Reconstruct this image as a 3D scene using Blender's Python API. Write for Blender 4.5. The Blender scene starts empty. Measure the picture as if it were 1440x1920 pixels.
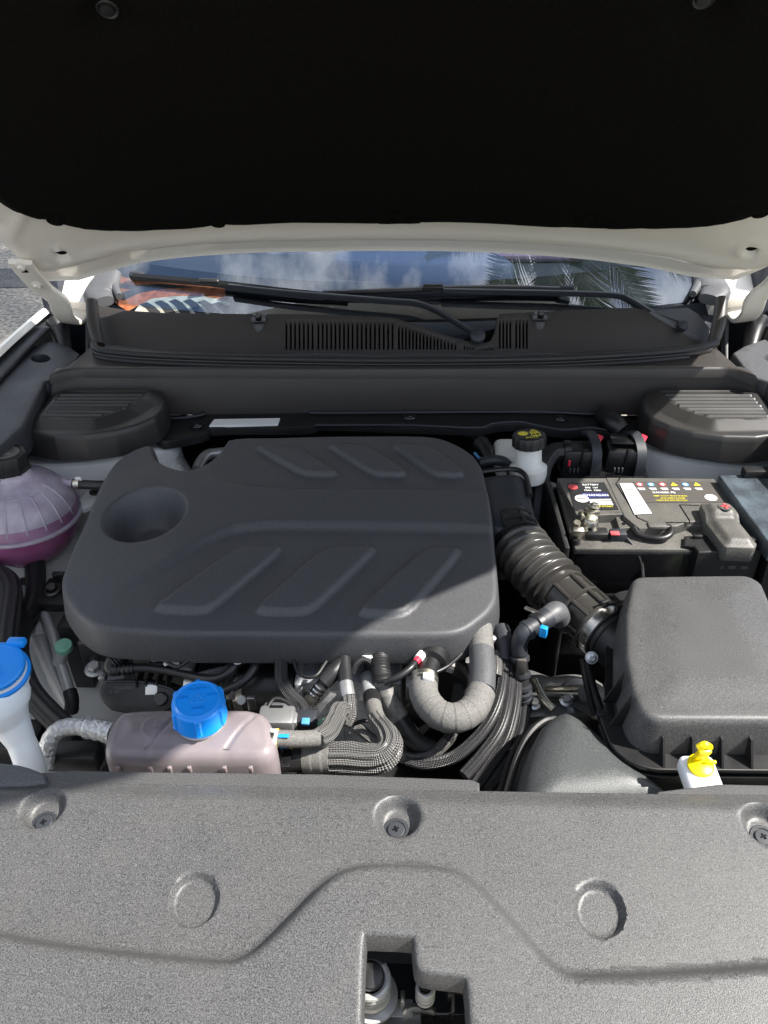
import bpy, bmesh, math, random
import numpy as np
from mathutils import Vector, Matrix
from mathutils.kdtree import KDTree
from mathutils.geometry import delaunay_2d_cdt
R = math.radians
random.seed(3); np.random.seed(3)
SC = bpy.context.scene
COL = SC.collection
# ------------------------------------------------------------------ camera
FOC, TH, YAW, ROLL = 1442., R(33.6), -.04, .0168
CAM = np.array([0, 0, 1.6])
FW = np.array([math.sin(YAW)*math.cos(TH), math.cos(YAW)*math.cos(TH), -math.sin(TH)])
_r0 = np.array([math.cos(YAW), -math.sin(YAW), 0]); _u0 = np.cross(_r0, FW)
RT = _r0*math.cos(ROLL) - _u0*math.sin(ROLL); UP = np.cross(RT, FW)
cd = bpy.data.cameras.new('camera'); cam = bpy.data.objects.new('camera', cd); COL.objects.link(cam)
cd.sensor_fit = 'VERTICAL'; cd.sensor_height = 36; cd.lens = 36*FOC/1920
cd.clip_start = .02; cd.clip_end = 3000
cam.matrix_world = Matrix(((RT[0], UP[0], -FW[0], CAM[0]), (RT[1], UP[1], -FW[1], CAM[1]), (RT[2], UP[2], -FW[2], CAM[2]), (0, 0, 0, 1)))
SC.camera = cam
# ------------------------------------------------------------------ light
SUN = Vector((.80, -.07, 1.0)).normalized()          # towards the sun
w = bpy.data.worlds.new('World'); SC.world = w; w.use_nodes = True
nt = w.node_tree; nt.nodes.clear()
def nn(t, k, **kw):
    n = t.nodes.new(k)
    for a, b in kw.items(): setattr(n, a, b)
    return n
sky = nn(nt, 'ShaderNodeTexSky', sky_type='NISHITA', sun_disc=False)
sky.sun_elevation = math.asin(SUN.z); sky.sun_rotation = math.atan2(SUN.x, SUN.y)
sky.air_density = 1.0; sky.dust_density = .6
tc = nn(nt, 'ShaderNodeTexCoord'); cn = nn(nt, 'ShaderNodeTexNoise'); cn.inputs['Scale'].default_value = 3.1
cn.inputs['Detail'].default_value = 9; cn.inputs['Roughness'].default_value = .62
cr = nn(nt, 'ShaderNodeValToRGB'); cr.color_ramp.elements[0].position = .44; cr.color_ramp.elements[1].position = .68
mx = nn(nt, 'ShaderNodeMixRGB'); mx.inputs[2].default_value = (13, 13, 13.2, 1)
bg = nn(nt, 'ShaderNodeBackground'); bg.inputs['Strength'].default_value = .07
wo = nn(nt, 'ShaderNodeOutputWorld')
nt.links.new(tc.outputs['Generated'], cn.inputs['Vector']); nt.links.new(cn.outputs['Fac'], cr.inputs['Fac'])
nt.links.new(cr.outputs['Color'], mx.inputs[0]); nt.links.new(sky.outputs[0], mx.inputs[1])
nt.links.new(mx.outputs[0], bg.inputs['Color']); nt.links.new(bg.outputs[0], wo.inputs['Surface'])
sd_ = bpy.data.lights.new('sun', 'SUN'); sun = bpy.data.objects.new('sun', sd_); COL.objects.link(sun)
sd_.energy = 5.0; sd_.angle = R(.53); sd_.color = (1, .955, .89)
sun.rotation_euler = SUN.to_track_quat('Z', 'Y').to_euler(); sun.location = (6, 3, 8)
vs = SC.view_settings; vs.view_transform = 'Standard'; vs.look = 'None'; vs.gamma = 1; vs.exposure = 1.3
SC.cycles.max_bounces = 8; SC.cycles.transparent_max_bounces = 12
# ------------------------------------------------------------------ unprojection of picture measurements on real surfaces
def hit(px, py, z):
    d = FW + (px-720)/FOC*RT - (py-960)/FOC*UP
    if not callable(z):
        return Vector(CAM + d*((z-CAM[2])/d[2]))
    g = lambda t: (CAM[2]+d[2]*t) - float(z(CAM[0]+d[0]*t, CAM[1]+d[1]*t))
    a, b, n = .25, 4.0, 160
    ga = g(a); prev = a
    for i in range(1, n+1):
        t = a+(b-a)*i/n; gt = g(t)
        if ga*gt <= 0:
            lo, hi = prev, t
            for _ in range(40):
                m = (lo+hi)/2
                if ga*g(m) <= 0: hi = m
                else: lo = m
            return Vector(CAM+d*lo)
        prev, ga = t, gt
    raise ValueError('no hit %s %s' % (px, py))
def hY(px, py, Y):
    d = FW + (px-720)/FOC*RT - (py-960)/FOC*UP
    return Vector(CAM + d*(Y/d[1]))
def H3(pts): return [hit(*p) for p in pts]                          # (px, py, z) triples
def HP(pts, z): return np.array([hit(a, b, z)[:2] for a, b in pts]) # outline on one surface
XC = -.018                                                          # the car's centre line
# ------------------------------------------------------------------ materials
MATS = {}
def mat(name, col, rough=.5, metal=0, spec=.5, **k):
    m = bpy.data.materials.new(name); m.use_nodes = True; MATS[name] = m
    t = m.node_tree; b = t.nodes['Principled BSDF']
    b.inputs['Base Color'].default_value = (*col, 1); b.inputs['Roughness'].default_value = rough
    b.inputs['Metallic'].default_value = metal; b.inputs['Specular IOR Level'].default_value = spec
    if 'sss' in k:
        b.inputs['Subsurface Weight'].default_value = k['sss']; b.inputs['Subsurface Radius'].default_value = k.get('rad', (.02, .015, .012)); b.inputs['Subsurface Scale'].default_value = .6
    if 'coat' in k: b.inputs['Coat Weight'].default_value = k['coat']; b.inputs['Coat Roughness'].default_value = .06
    if 'trans' in k: b.inputs['Transmission Weight'].default_value = k['trans']
    if 'sheen' in k: b.inputs['Sheen Weight'].default_value = k['sheen']
    o = nn(t, 'ShaderNodeTexCoord'); src = o.outputs['Object']
    if 'noise' in k:                                                # (scale, colour low, colour high, ramp lo, ramp hi)
        s, c0, c1, p0, p1 = k['noise']
        n = nn(t, 'ShaderNodeTexNoise'); n.inputs['Scale'].default_value = s; n.inputs['Detail'].default_value = k.get('det', 2)
        t.links.new(src, n.inputs['Vector'])
        r = nn(t, 'ShaderNodeValToRGB'); r.color_ramp.elements[0].position = p0; r.color_ramp.elements[1].position = p1
        r.color_ramp.elements[0].color = (*c0, 1); r.color_ramp.elements[1].color = (*c1, 1)
        t.links.new(n.outputs['Fac'], r.inputs['Fac']); colout = r.outputs['Color']
        if 'dust' in k:                                             # large soft dirt on top of the grain
            n2 = nn(t, 'ShaderNodeTexNoise'); n2.inputs['Scale'].default_value = k['dust'][0]; n2.inputs['Detail'].default_value = 6
            t.links.new(src, n2.inputs['Vector'])
            r2 = nn(t, 'ShaderNodeValToRGB'); r2.color_ramp.elements[0].position = .35; r2.color_ramp.elements[1].position = .75
            r2.color_ramp.elements[0].color = (0, 0, 0, 1); a = k['dust'][1]; r2.color_ramp.elements[1].color = (a, a, a, 1)
            t.links.new(n2.outputs['Fac'], r2.inputs['Fac'])
            m2 = nn(t, 'ShaderNodeMixRGB', blend_type='MIX'); m2.inputs[2].default_value = (*k['dust'][2], 1)
            t.links.new(r2.outputs['Color'], m2.inputs[0]); t.links.new(colout, m2.inputs[1]); colout = m2.outputs[0]
        t.links.new(colout, b.inputs['Base Color'])
    if 'rv' in k:                                                   # roughness that varies, smudged
        n = nn(t, 'ShaderNodeTexNoise'); n.inputs['Scale'].default_value = k['rv'][0]; n.inputs['Detail'].default_value = 5
        t.links.new(src, n.inputs['Vector'])
        mr = nn(t, 'ShaderNodeMapRange'); mr.inputs[1].default_value = .3; mr.inputs[2].default_value = .7
        mr.inputs[3].default_value = k['rv'][1]; mr.inputs[4].default_value = k['rv'][2]
        t.links.new(n.outputs['Fac'], mr.inputs[0]); t.links.new(mr.outputs[0], b.inputs['Roughness'])
    if 'bump' in k:
        s, st, di = k['bump']
        n = nn(t, 'ShaderNodeTexNoise'); n.inputs['Scale'].default_value = s; n.inputs['Detail'].default_value = k.get('bdet', 3)
        t.links.new(src, n.inputs['Vector'])
        bp = nn(t, 'ShaderNodeBump'); bp.inputs['Strength'].default_value = st; bp.inputs['Distance'].default_value = di
        t.links.new(n.outputs['Fac'], bp.inputs['Height']); t.links.new(bp.outputs[0], b.inputs['Normal'])
    return m
g3 = lambda v: (v, v, v)
mat('cover_plastic', (.04, .041, .044), .5, noise=(900, (.036, .037, .040), (.078, .079, .084), .35, .7), bump=(1100, .35, .0006), rv=(9, .46, .6))
mat('grain_plastic', (.09, .09, .092), .45, noise=(1000, (.022, .022, .022), (.124, .124, .125), .36, .72), bump=(1050, .35, .0006), det=2, dust=(14, .18, (.12, .115, .11)))
mat('duct_plastic', (.05, .06, .06), .42, noise=(1000, (.026, .029, .030), (.105, .113, .113), .36, .74), bump=(1000, .35, .0006), det=2)
mat('dusty_plastic', (.05, .06, .07), .4, noise=(420, (.02, .026, .032), (.06, .07, .08), .4, .75), bump=(600, .4, .0006), dust=(26, .45, (.17, .22, .26)))
mat('black_plastic', (.010, .010, .0105), .42, bump=(500, .2, .0004), rv=(30, .34, .52))
mat('gloss_black', (.008, .008, .009), .16, rv=(20, .1, .28))
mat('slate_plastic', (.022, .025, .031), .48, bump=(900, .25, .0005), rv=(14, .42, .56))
mat('cowl_plastic', (.040, .034, .030), .46, noise=(800, (.028, .0245, .0225), (.048, .043, .040), .35, .7), bump=(900, .3, .0005), rv=(7, .4, .56))
mat('cap_plastic', (.022, .021, .020), .42, bump=(900, .3, .0005), rv=(12, .36, .5))
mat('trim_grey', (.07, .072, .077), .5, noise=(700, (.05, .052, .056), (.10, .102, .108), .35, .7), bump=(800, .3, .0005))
mat('battery_plastic', (.09, .085, .075), .5, noise=(500, (.038, .037, .034), (.105, .101, .091), .35, .7), bump=(700, .4, .0007), dust=(22, .35, (.2, .19, .165)))
mat('rubber', (.011, .011, .0115), .55, bump=(300, .25, .0006), rv=(25, .42, .62))
mat('hose_rubber', (.016, .016, .017), .36, rv=(30, .3, .46), bump=(250, .1, .0005))
mat('bellows_rubber', (.034, .032, .029), .3, rv=(40, .22, .38), bump=(350, .2, .0006))
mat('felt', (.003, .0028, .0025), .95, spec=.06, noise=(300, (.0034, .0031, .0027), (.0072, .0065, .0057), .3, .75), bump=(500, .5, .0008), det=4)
mat('white_paint', (.78, .755, .70), .3, coat=.5)
mat('primer_paint', (.75, .705, .62), .38, coat=.25, bump=(45, .08, .001))
mat('apron_paint', (.70, .70, .68), .42, noise=(11, (.60, .605, .59), (.76, .76, .74), .3, .7), det=6, bump=(60, .1, .001))
mat('white_plastic', (.80, .84, .88), .35, sss=.5)
mat('bottle_plastic', (.66, .66, .63), .38, sss=.5, noise=(16, (.56, .56, .53), (.74, .74, .70), .3, .7))
mat('blue_plastic', (.004, .23, .74), .34, sss=.15, rad=(.004, .008, .02), bump=(300, .1, .0004))
mat('pink_tank', (.26, .215, .225), .34, sss=.5, rad=(.02, .011, .011), noise=(13, (.145, .125, .132), (.225, .195, .20), .3, .7), det=5, bump=(90, .12, .0008))
mat('lilac_shell', (.48, .42, .49), .2, sss=.5, noise=(30, (.38, .32, .40), (.56, .51, .57), .3, .72), det=6, bump=(120, .14, .001))
mat('magenta_fluid', (.33, .09, .23), .2, sss=.5, rad=(.03, .01, .02), noise=(20, (.27, .07, .18), (.40, .14, .29), .3, .7))
mat('yellow_plastic', (.86, .66, .0), .35, sss=.2)
mat('yellow_mark', (.72, .60, .02), .6)
mat('red_plastic', (.62, .03, .06), .35)
mat('mint_plastic', (.16, .38, .28), .45, bump=(300, .15, .0005))
mat('blue_mark', (.01, .25, .62), .4)
mat('steel', (.62, .61, .58), .3, 1, rv=(60, .2, .42), bump=(200, .08, .0004))
mat('zinc', (.58, .56, .48), .32, 1, noise=(120, (.42, .40, .32), (.72, .70, .62), .3, .7), bump=(160, .25, .0006))
mat('dark_steel', (.10, .10, .10), .35, 1, rv=(60, .25, .5))
mat('aluminium', (.40, .41, .43), .42, .45, noise=(70, (.33, .34, .36), (.56, .57, .59), .3, .7), det=6, bump=(180, .25, .0008), rv=(40, .3, .52))
mat('foil', (.66, .68, .69), .38, .7, noise=(240, (.45, .46, .47), (.78, .79, .80), .3, .7), bump=(260, 1.0, .0026), bdet=3)
mat('tube_alloy', (.50, .50, .49), .36, .35, rv=(60, .28, .48), bump=(200, .1, .0004))
mat('fluid_edge', (.33, .17, .29), .25, sss=.5, noise=(25, (.28, .13, .24), (.40, .24, .36), .3, .7))
mat('pewter', (.34, .345, .345), .4, .7, bump=(120, .2, .0008))
mat('foam_tape', (.13, .127, .118), .8, noise=(500, (.095, .092, .086), (.165, .16, .15), .3, .7), bump=(600, .35, .0006))
mat('old_tape', (.10, .098, .09), .6, noise=(80, (.05, .049, .045), (.2, .195, .18), .3, .7), bump=(90, .4, .002))
mat('label_black', (.02, .02, .022), .35)
mat('label_grey', (.075, .068, .062), .4)
mat('label_white', (.8, .8, .78), .45)
mat('label_red', (.62, .08, .09), .45); mat('label_blue', (.08, .28, .55), .45); mat('label_navy', (.03, .035, .13), .4)
mat('label_yellow', (.72, .62, .04), .45)
mat('faint_print', (.06, .06, .062), .5); mat('dim_print', (.10, .10, .10), .5)
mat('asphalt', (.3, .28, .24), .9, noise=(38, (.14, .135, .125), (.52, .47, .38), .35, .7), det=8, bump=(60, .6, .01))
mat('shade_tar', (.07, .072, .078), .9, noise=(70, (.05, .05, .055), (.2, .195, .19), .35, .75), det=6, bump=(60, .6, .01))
mat('grass_blade', (.06, .12, .018), .6, noise=(3, (.04, .09, .012), (.10, .17, .03), .3, .7))
mat('soil', (.06, .08, .03), .9, noise=(12, (.03, .045, .015), (.09, .13, .04), .3, .7), det=6)
mat('palm_leaf', (.04, .075, .022), .45, noise=(2.5, (.025, .05, .014), (.07, .11, .035), .3, .7))
mat('palm_trunk', (.16, .13, .10), .85, noise=(9, (.09, .075, .06), (.24, .20, .16), .3, .7), det=5, bump=(20, .7, .02))
mat('dash', (.018, .022, .032), .6, bump=(300, .2, .0008))
mat('seat_cloth', (.03, .045, .085), .7)
mat('plastic_wrap', (.55, .60, .68), .25, noise=(9, (.12, .16, .25), (.8, .84, .9), .4, .62), det=5)
mat('cabin_mauve', (.16, .11, .17), .6)
mat('orange_reflection', (.42, .12, .045), .8, noise=(60, (.26, .065, .022), (.52, .17, .07), .3, .7), det=5, bump=(60, .5, .003))
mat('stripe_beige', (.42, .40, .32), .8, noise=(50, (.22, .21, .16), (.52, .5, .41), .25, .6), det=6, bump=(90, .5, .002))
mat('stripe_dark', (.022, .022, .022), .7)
# braided sleeve, on the sweep's own UVs (metres along, metres round)
def braid(name, c0, c1, k=1300):
    m = mat(name, c0, .3); t = m.node_tree; b = t.nodes['Principled BSDF']
    uv = nn(t, 'ShaderNodeTexCoord'); s = nn(t, 'ShaderNodeSeparateXYZ'); t.links.new(uv.outputs['UV'], s.inputs[0])
    def mth(op, a, b_):
        n = nn(t, 'ShaderNodeMath', operation=op)
        for i, v in enumerate((a, b_)):
            if v is None: continue
            if isinstance(v, (int, float)): n.inputs[i].default_value = v
            else: t.links.new(v, n.inputs[i])
        return n.outputs[0]
    a = mth('SINE', mth('MULTIPLY', mth('ADD', s.outputs[0], s.outputs[1]), k), None)
    c = mth('SINE', mth('MULTIPLY', mth('SUBTRACT', s.outputs[0], s.outputs[1]), k), None)
    p = mth('MULTIPLY', a, c)
    mr = nn(t, 'ShaderNodeMapRange'); mr.inputs[1].default_value = -.5; mr.inputs[2].default_value = .7; t.links.new(p, mr.inputs[0])
    mxx = nn(t, 'ShaderNodeMixRGB'); mxx.inputs[1].default_value = (*c0, 1); mxx.inputs[2].default_value = (*c1, 1)
    t.links.new(mr.outputs[0], mxx.inputs[0]); t.links.new(mxx.outputs[0], b.inputs['Base Color'])
    bp = nn(t, 'ShaderNodeBump'); bp.inputs['Strength'].default_value = .8; bp.inputs['Distance'].default_value = .0012
    t.links.new(mr.outputs[0], bp.inputs['Height']); t.links.new(bp.outputs[0], b.inputs['Normal'])
braid('braid', (.006, .006, .0065), (.05, .05, .053), 1600)
braid('braid_silver', (.008, .008, .009), (.21, .205, .195), 1700)
# windscreen glass: thin, tinted, reflecting
m = bpy.data.materials.new('windscreen_glass'); m.use_nodes = True; MATS['windscreen_glass'] = m
t = m.node_tree; t.nodes.clear()
gl = nn(t, 'ShaderNodeBsdfGlossy'); gl.inputs['Roughness'].default_value = .0; gl.inputs['Color'].default_value = (.93, .97, 1, 1)
tr = nn(t, 'ShaderNodeBsdfTransparent'); tr.inputs['Color'].default_value = (.78, .87, .95, 1)
lw = nn(t, 'ShaderNodeLayerWeight'); fr = nn(t, 'ShaderNodeMapRange'); fr.inputs[3].default_value = .11; fr.inputs[4].default_value = .66; t.links.new(lw.outputs['Facing'], fr.inputs[0])
ms = nn(t, 'ShaderNodeMixShader'); mo = nn(t, 'ShaderNodeOutputMaterial')
t.links.new(fr.outputs[0], ms.inputs[0]); t.links.new(tr.outputs[0], ms.inputs[1]); t.links.new(gl.outputs[0], ms.inputs[2]); t.links.new(ms.outputs[0], mo.inputs[0])
# ------------------------------------------------------------------ mesh helpers
class MB:
    """collects geometry for ONE mesh object (world coordinates, optional UVs per face)"""
    def __init__(s): s.v = []; s.f = []; s.uv = []
    def add(s, g):
        v, f, uv = g if len(g) == 3 else (*g, None)
        o = len(s.v); s.v += [tuple(p) for p in v]; s.f += [tuple(i+o for i in q) for q in f]
        s.uv += list(uv) if uv is not None else [None]*len(f)
        return s
def wloc(o):
    p = Vector((0, 0, 0))
    while o: p = p+o.location; o = o.parent
    return p
def obj(name, g, m, parent=None, ang=40, loc=None, weld=False):
    if not isinstance(g, MB): g = MB().add(g)
    base = wloc(parent) if parent else Vector((0, 0, 0))
    ctr = Vector(loc) if loc is not None else base
    me = bpy.data.meshes.new(name)
    me.from_pydata([tuple(Vector(p)-ctr) for p in g.v], [], g.f)
    if any(u is not None for u in g.uv):
        ul = me.uv_layers.new(name='UVMap'); i = 0; buf = []
        for q, u in zip(g.f, g.uv): buf += [c for p in (u or [(0, 0)]*len(q)) for c in p]
        ul.data.foreach_set('uv', buf)
    if weld:
        bm = bmesh.new(); bm.from_mesh(me); bmesh.ops.remove_doubles(bm, verts=bm.verts, dist=2e-5); bmesh.ops.recalc_face_normals(bm, faces=bm.faces); bm.to_mesh(me); bm.free()
    me.materials.append(MATS[m]); me.shade_smooth(); me.set_sharp_from_angle(angle=R(ang))
    o = bpy.data.objects.new(name, me); COL.objects.link(o); o.location = ctr-base
    if parent: o.parent = parent
    return o
def tag(o, label, cat, group=None):
    o['label'] = label; o['category'] = cat
    if group: o['group'] = group
    return o
def thing(name, label, cat, loc, group=None):
    o = bpy.data.objects.new(name, None); o.empty_display_size = .03; COL.objects.link(o); o.location = loc
    return tag(o, label, cat, group)
def struct(o): o['kind'] = 'structure'; return o
def cr_spline(P, res):
    P = [np.array(p, float) for p in P]; Q = [2*P[0]-P[1]]+P+[2*P[-1]-P[-2]]; out = []; par = []
    for i in range(1, len(Q)-2):
        for k in range(res):
            t = k/res
            out.append(.5*((2*Q[i])+(-Q[i-1]+Q[i+1])*t+(2*Q[i-1]-5*Q[i]+4*Q[i+1]-Q[i+2])*t*t+(-Q[i-1]+3*Q[i]-3*Q[i+1]+Q[i+2])*t**3)); par.append(i-1+t)
    out.append(P[-1]); par.append(len(P)-1)
    return out, par
def sweep(P, rad, seg=14, res=8, section=None, pleats=0, amp=.06, up0=None, cap=True):
    """tube along control points; rad: number, list per control point or f(s in metres, total)"""
    pts, par = cr_spline(P, res); n = len(pts)
    s = [0.]
    for i in range(1, n): s.append(s[-1]+np.linalg.norm(pts[i]-pts[i-1]))
    T = [(pts[min(i+1, n-1)]-pts[max(i-1, 0)]) for i in range(n)]; T = [x/(np.linalg.norm(x)+1e-12) for x in T]
    ref = np.array(up0 if up0 is not None else ((0, 0, 1) if abs(T[0][2]) < .9 else (0, 1, 0)), float)
    N = ref-T[0]*(ref@T[0]); N /= np.linalg.norm(N); v = []; f = []; uv = []
    sec = section or [(math.cos(2*math.pi*k/seg), math.sin(2*math.pi*k/seg)) for k in range(seg)]
    if pleats: sec = [(x*(1+amp*math.cos(pleats*2*math.pi*k/seg)), y*(1+amp*math.cos(pleats*2*math.pi*k/seg))) for k, (x, y) in enumerate(sec)]
    seg = len(sec); rr = []
    for i in range(n):
        if i: N = N-T[i]*(N@T[i]); N /= np.linalg.norm(N)
        B = np.cross(T[i], N)
        if callable(rad): r = rad(s[i], s[-1])
        elif isinstance(rad, (list, tuple)):
            a = int(min(par[i], len(rad)-2)); r = rad[a]+(rad[a+1]-rad[a])*(par[i]-a)
        else: r = rad
        rr.append(r)
        for x, y in sec: v.append(pts[i]+r*(x*N+y*B))
    for i in range(n-1):
        c = 2*math.pi*rr[i]/seg
        for k in range(seg):
            k2 = (k+1) % seg
            f.append((i*seg+k, i*seg+k2, (i+1)*seg+k2, (i+1)*seg+k))
            uv.append(((s[i], k*c), (s[i], (k+1)*c), (s[i+1], (k+1)*c), (s[i+1], k*c)))
    if cap:
        f.append(tuple(range(seg))[::-1]); uv.append([(0, 0)]*seg)
        f.append(tuple(range((n-1)*seg, n*seg))); uv.append([(0, 0)]*seg)
    return v, f, uv
def basis(axis):
    a = Vector(axis).normalized(); x = a.orthogonal().normalized(); return x, a.cross(x), a
def lathe(prof, o, axis=(0, 0, 1), seg=32, fr=None, rfun=None):
    X, Y, A = fr if fr else basis(axis); o = Vector(o); v = []; f = []
    for r, h in prof:
        for k in range(seg):
            a = 2*math.pi*k/seg; q = r*(rfun(a, r, h) if rfun else 1)
            v.append(o+X*(q*math.cos(a))+Y*(q*math.sin(a))+A*h)
    n = len(prof)
    for i in range(n-1):
        for k in range(seg):
            k2 = (k+1) % seg; f.append((i*seg+k, i*seg+k2, (i+1)*seg+k2, (i+1)*seg+k))
    if prof[0][0] > 1e-6: f.append(tuple(range(seg))[::-1])
    if prof[-1][0] > 1e-6: f.append(tuple(range((n-1)*seg, n*seg)))
    return v, f
def rbox(c, size, r=.003, ax=None, taper=1.0, seg=2):
    """bevelled box; ax = (x axis, y axis) directions; taper scales the top"""
    bm = bmesh.new(); bmesh.ops.create_cube(bm, size=1)
    for q in bm.verts:
        k = taper if q.co.z > 0 else 1
        q.co = Vector((q.co.x*size[0]*k, q.co.y*size[1]*k, q.co.z*size[2]))
    if r: bmesh.ops.bevel(bm, geom=bm.edges[:], offset=r, segments=seg, profile=.5, affect='EDGES')
    X = Vector((1, 0, 0)) if ax is None else Vector(ax[0]).normalized()
    Y = Vector((0, 1, 0)) if ax is None else Vector(ax[1]); Y = (Y-X*Y.dot(X)).normalized(); Z = X.cross(Y)
    c = Vector(c); bm.verts.index_update()
    v = [c+X*q.co.x+Y*q.co.y+Z*q.co.z for q in bm.verts]; f = [tuple(x.index for x in q.verts) for q in bm.faces]; bm.free()
    return v, f
def area2(p): p = np.asarray(p); return .5*np.sum(p[:, 0]*np.roll(p[:, 1], -1)-np.roll(p[:, 0], -1)*p[:, 1])
def ccw(p): p = np.asarray(p, float); return p if area2(p) > 0 else p[::-1]
def rnd(p, n=2, q=.22):
    p = np.asarray(p, float)
    for _ in range(n):
        a = np.roll(p, -1, 0); o = np.empty((2*len(p), p.shape[1])); o[0::2] = p*(1-q)+a*q; o[1::2] = p*q+a*(1-q); p = o
    return p
def fillet(p, r, n=5):
    p = np.asarray(p, float); out = []; N = len(p)
    for i in range(N):
        a, b, c = p[i-1], p[i], p[(i+1) % N]; u = a-b; v = c-b; lu, lv = np.linalg.norm(u), np.linalg.norm(v); u /= lu; v /= lv
        th = math.acos(max(-1, min(1, float(u@v)))); d = min(r/max(math.tan(th/2), .05), .45*lu, .45*lv)
        if th > 3.0: out.append(b); continue
        for k in range(n+1):
            t_ = k/n; out.append((b+u*d)*(1-t_)**2+b*2*t_*(1-t_)+(b+v*d)*t_*t_)
    return np.array(out)
def dens(p, d):
    p = np.asarray(p, float); out = []
    for a, b in zip(p, np.roll(p, -1, 0)):
        k = max(1, int(np.linalg.norm(b-a)/d))
        out += [a+(b-a)*i/k for i in range(k)]
    return np.array(out)
def onorm(p):
    e = np.roll(p, -1, 0)-p; e /= np.linalg.norm(e, axis=1)[:, None]+1e-12
    n = np.stack([e[:, 1], -e[:, 0]], 1); m_ = n+np.roll(n, 1, 0); m_ /= np.linalg.norm(m_, axis=1)[:, None]+1e-9
    c = np.clip(np.sum(m_*n, 1), .5, 1); return m_/c[:, None]
def inside(P, poly):
    x, y = P[:, 0][:, None], P[:, 1][:, None]; a = poly; b = np.roll(poly, -1, 0)
    c = ((a[:, 1] > y) != (b[:, 1] > y)) & (x < (b[:, 0]-a[:, 0])*(y-a[:, 1])/(b[:, 1]-a[:, 1]+1e-15)+a[:, 0])
    return c.sum(1) % 2 == 1
def sdist(P, poly):
    """signed distance, positive inside"""
    a = poly; ab = np.roll(poly, -1, 0)-a; out = np.empty(len(P))
    for i in range(0, len(P), 4000):
        q = P[i:i+4000]; ap = q[:, None, :]-a[None]
        t_ = np.clip((ap*ab[None]).sum(2)/((ab*ab).sum(1)[None]+1e-15), 0, 1)
        d = np.linalg.norm(ap-t_[..., None]*ab[None], axis=2).min(1); out[i:i+4000] = d
    return np.where(inside(P, poly), out, -out)
def sst(x, a, b): t_ = np.clip((x-a)/(b-a), 0, 1); return t_*t_*(3-2*t_)
def relief(outl, hf, step, rings=(), holes=(), hrings=(), extra=()):
    """height-field sheet cut to an outline (and holes), with edge rings (offset outward, dz) running down from it"""
    outl = ccw(outl); holes = [ccw(h) for h in holes]
    lo, hi = outl.min(0), outl.max(0)
    gx, gy = np.meshgrid(np.arange(lo[0]+step*.5, hi[0], step), np.arange(lo[1]+step*.5, hi[1], step)); gx = gx.copy(); gx[::2] += step*.5
    G = np.stack([gx.ravel(), gy.ravel()], 1); G = G[sdist(G, outl) > step*.45]
    for h in holes: G = G[sdist(G, h) < -step*.45]
    if len(extra):                                                  # rows of points along the creases keep them crisp
        E = np.concatenate(extra); E = E[sdist(E, outl) > step*.6]
        for h in holes: E = E[sdist(E, h) < -step*.6]
        kd = KDTree(len(E))
        for i, p in enumerate(E): kd.insert((p[0], p[1], 0), i)
        kd.balance(); G = np.array([p for p in G if kd.find((p[0], p[1], 0))[2] > step*.62]); G = np.concatenate([G, E])
    loops = [outl]+holes; allp = np.concatenate(loops+[G]); ed = []; o = 0
    for l in loops: ed += [(o+i, o+(i+1) % len(l)) for i in range(len(l))]; o += len(l)
    vc, _, fc, _, _, _ = delaunay_2d_cdt([Vector(p) for p in allp], ed, [], 0, 1e-7)
    V = np.array([tuple(p) for p in vc]); F = np.array([tuple(q) for q in fc])
    c = V[F].mean(1); keep = inside(c, outl)
    for h in holes: keep &= ~inside(c, h)
    F = F[keep]; z = hf(V[:, 0], V[:, 1])
    g = MB(); g.add(([(a, b, d) for (a, b), d in zip(V, z)], [tuple(int(i) for i in q) for q in F]))
    def ring(l, rg, sgn):
        n = onorm(l)*sgn; z0 = hf(l[:, 0], l[:, 1]); rows = [(l, z0)]+[(l+n*a, z0+b) for a, b in rg]; v = []; f = []; L = len(l)
        for p, zz in rows: v += [(x[0], x[1], q) for x, q in zip(p, zz)]
        for i in range(len(rows)-1):
            for k in range(L): k2 = (k+1) % L; f.append((i*L+k, i*L+k2, (i+1)*L+k2, (i+1)*L+k) if sgn > 0 else (i*L+k2, i*L+k, (i+1)*L+k, (i+1)*L+k2))
        g.add((v, f))
    if rings: ring(outl, rings, 1)
    if hrings:
        for h in holes: ring(h, hrings, -1)
    return g
def rnd_edge(r, down, out=0., n=4):
    """quarter-round edge then a wall"""
    return [(r*math.sin(a), -r*(1-math.cos(a))) for a in [math.pi/2*(i+1)/n for i in range(n)]]+[(r+out, -r-down)]
def plate(outl, z0, z1, r=.003):
    """slab with rounded top edge from a world outline"""
    outl = ccw(outl); zf = z1 if callable(z1) else (lambda x, y: np.full(np.shape(x), z1))
    zt = zf(outl[:, 0], outl[:, 1]).mean()
    return relief(outl, zf, 1e3 if not callable(z1) else .02, rnd_edge(r, zt-z0-r))
def disc(c, r, axis, m, name, parent, h=.001, seg=28): return obj(name, lathe([(r, 0), (r, h), (0, h)], c, axis, seg), m, parent)
def bolt(name, c, axis, r, m, parent, h=None):
    h = h or r*.7; g = MB().add(lathe([(r*1.55, 0), (r*1.55, r*.16), (r*1.2, r*.3), (r*1.0, r*.3)], c, axis, 24)).add(lathe([(r, r*.3), (r, h*1.3), (r*.86, h*1.5), (0, h*1.5)], c, axis, 6))
    return obj(name, g, m, parent, 30)
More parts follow.
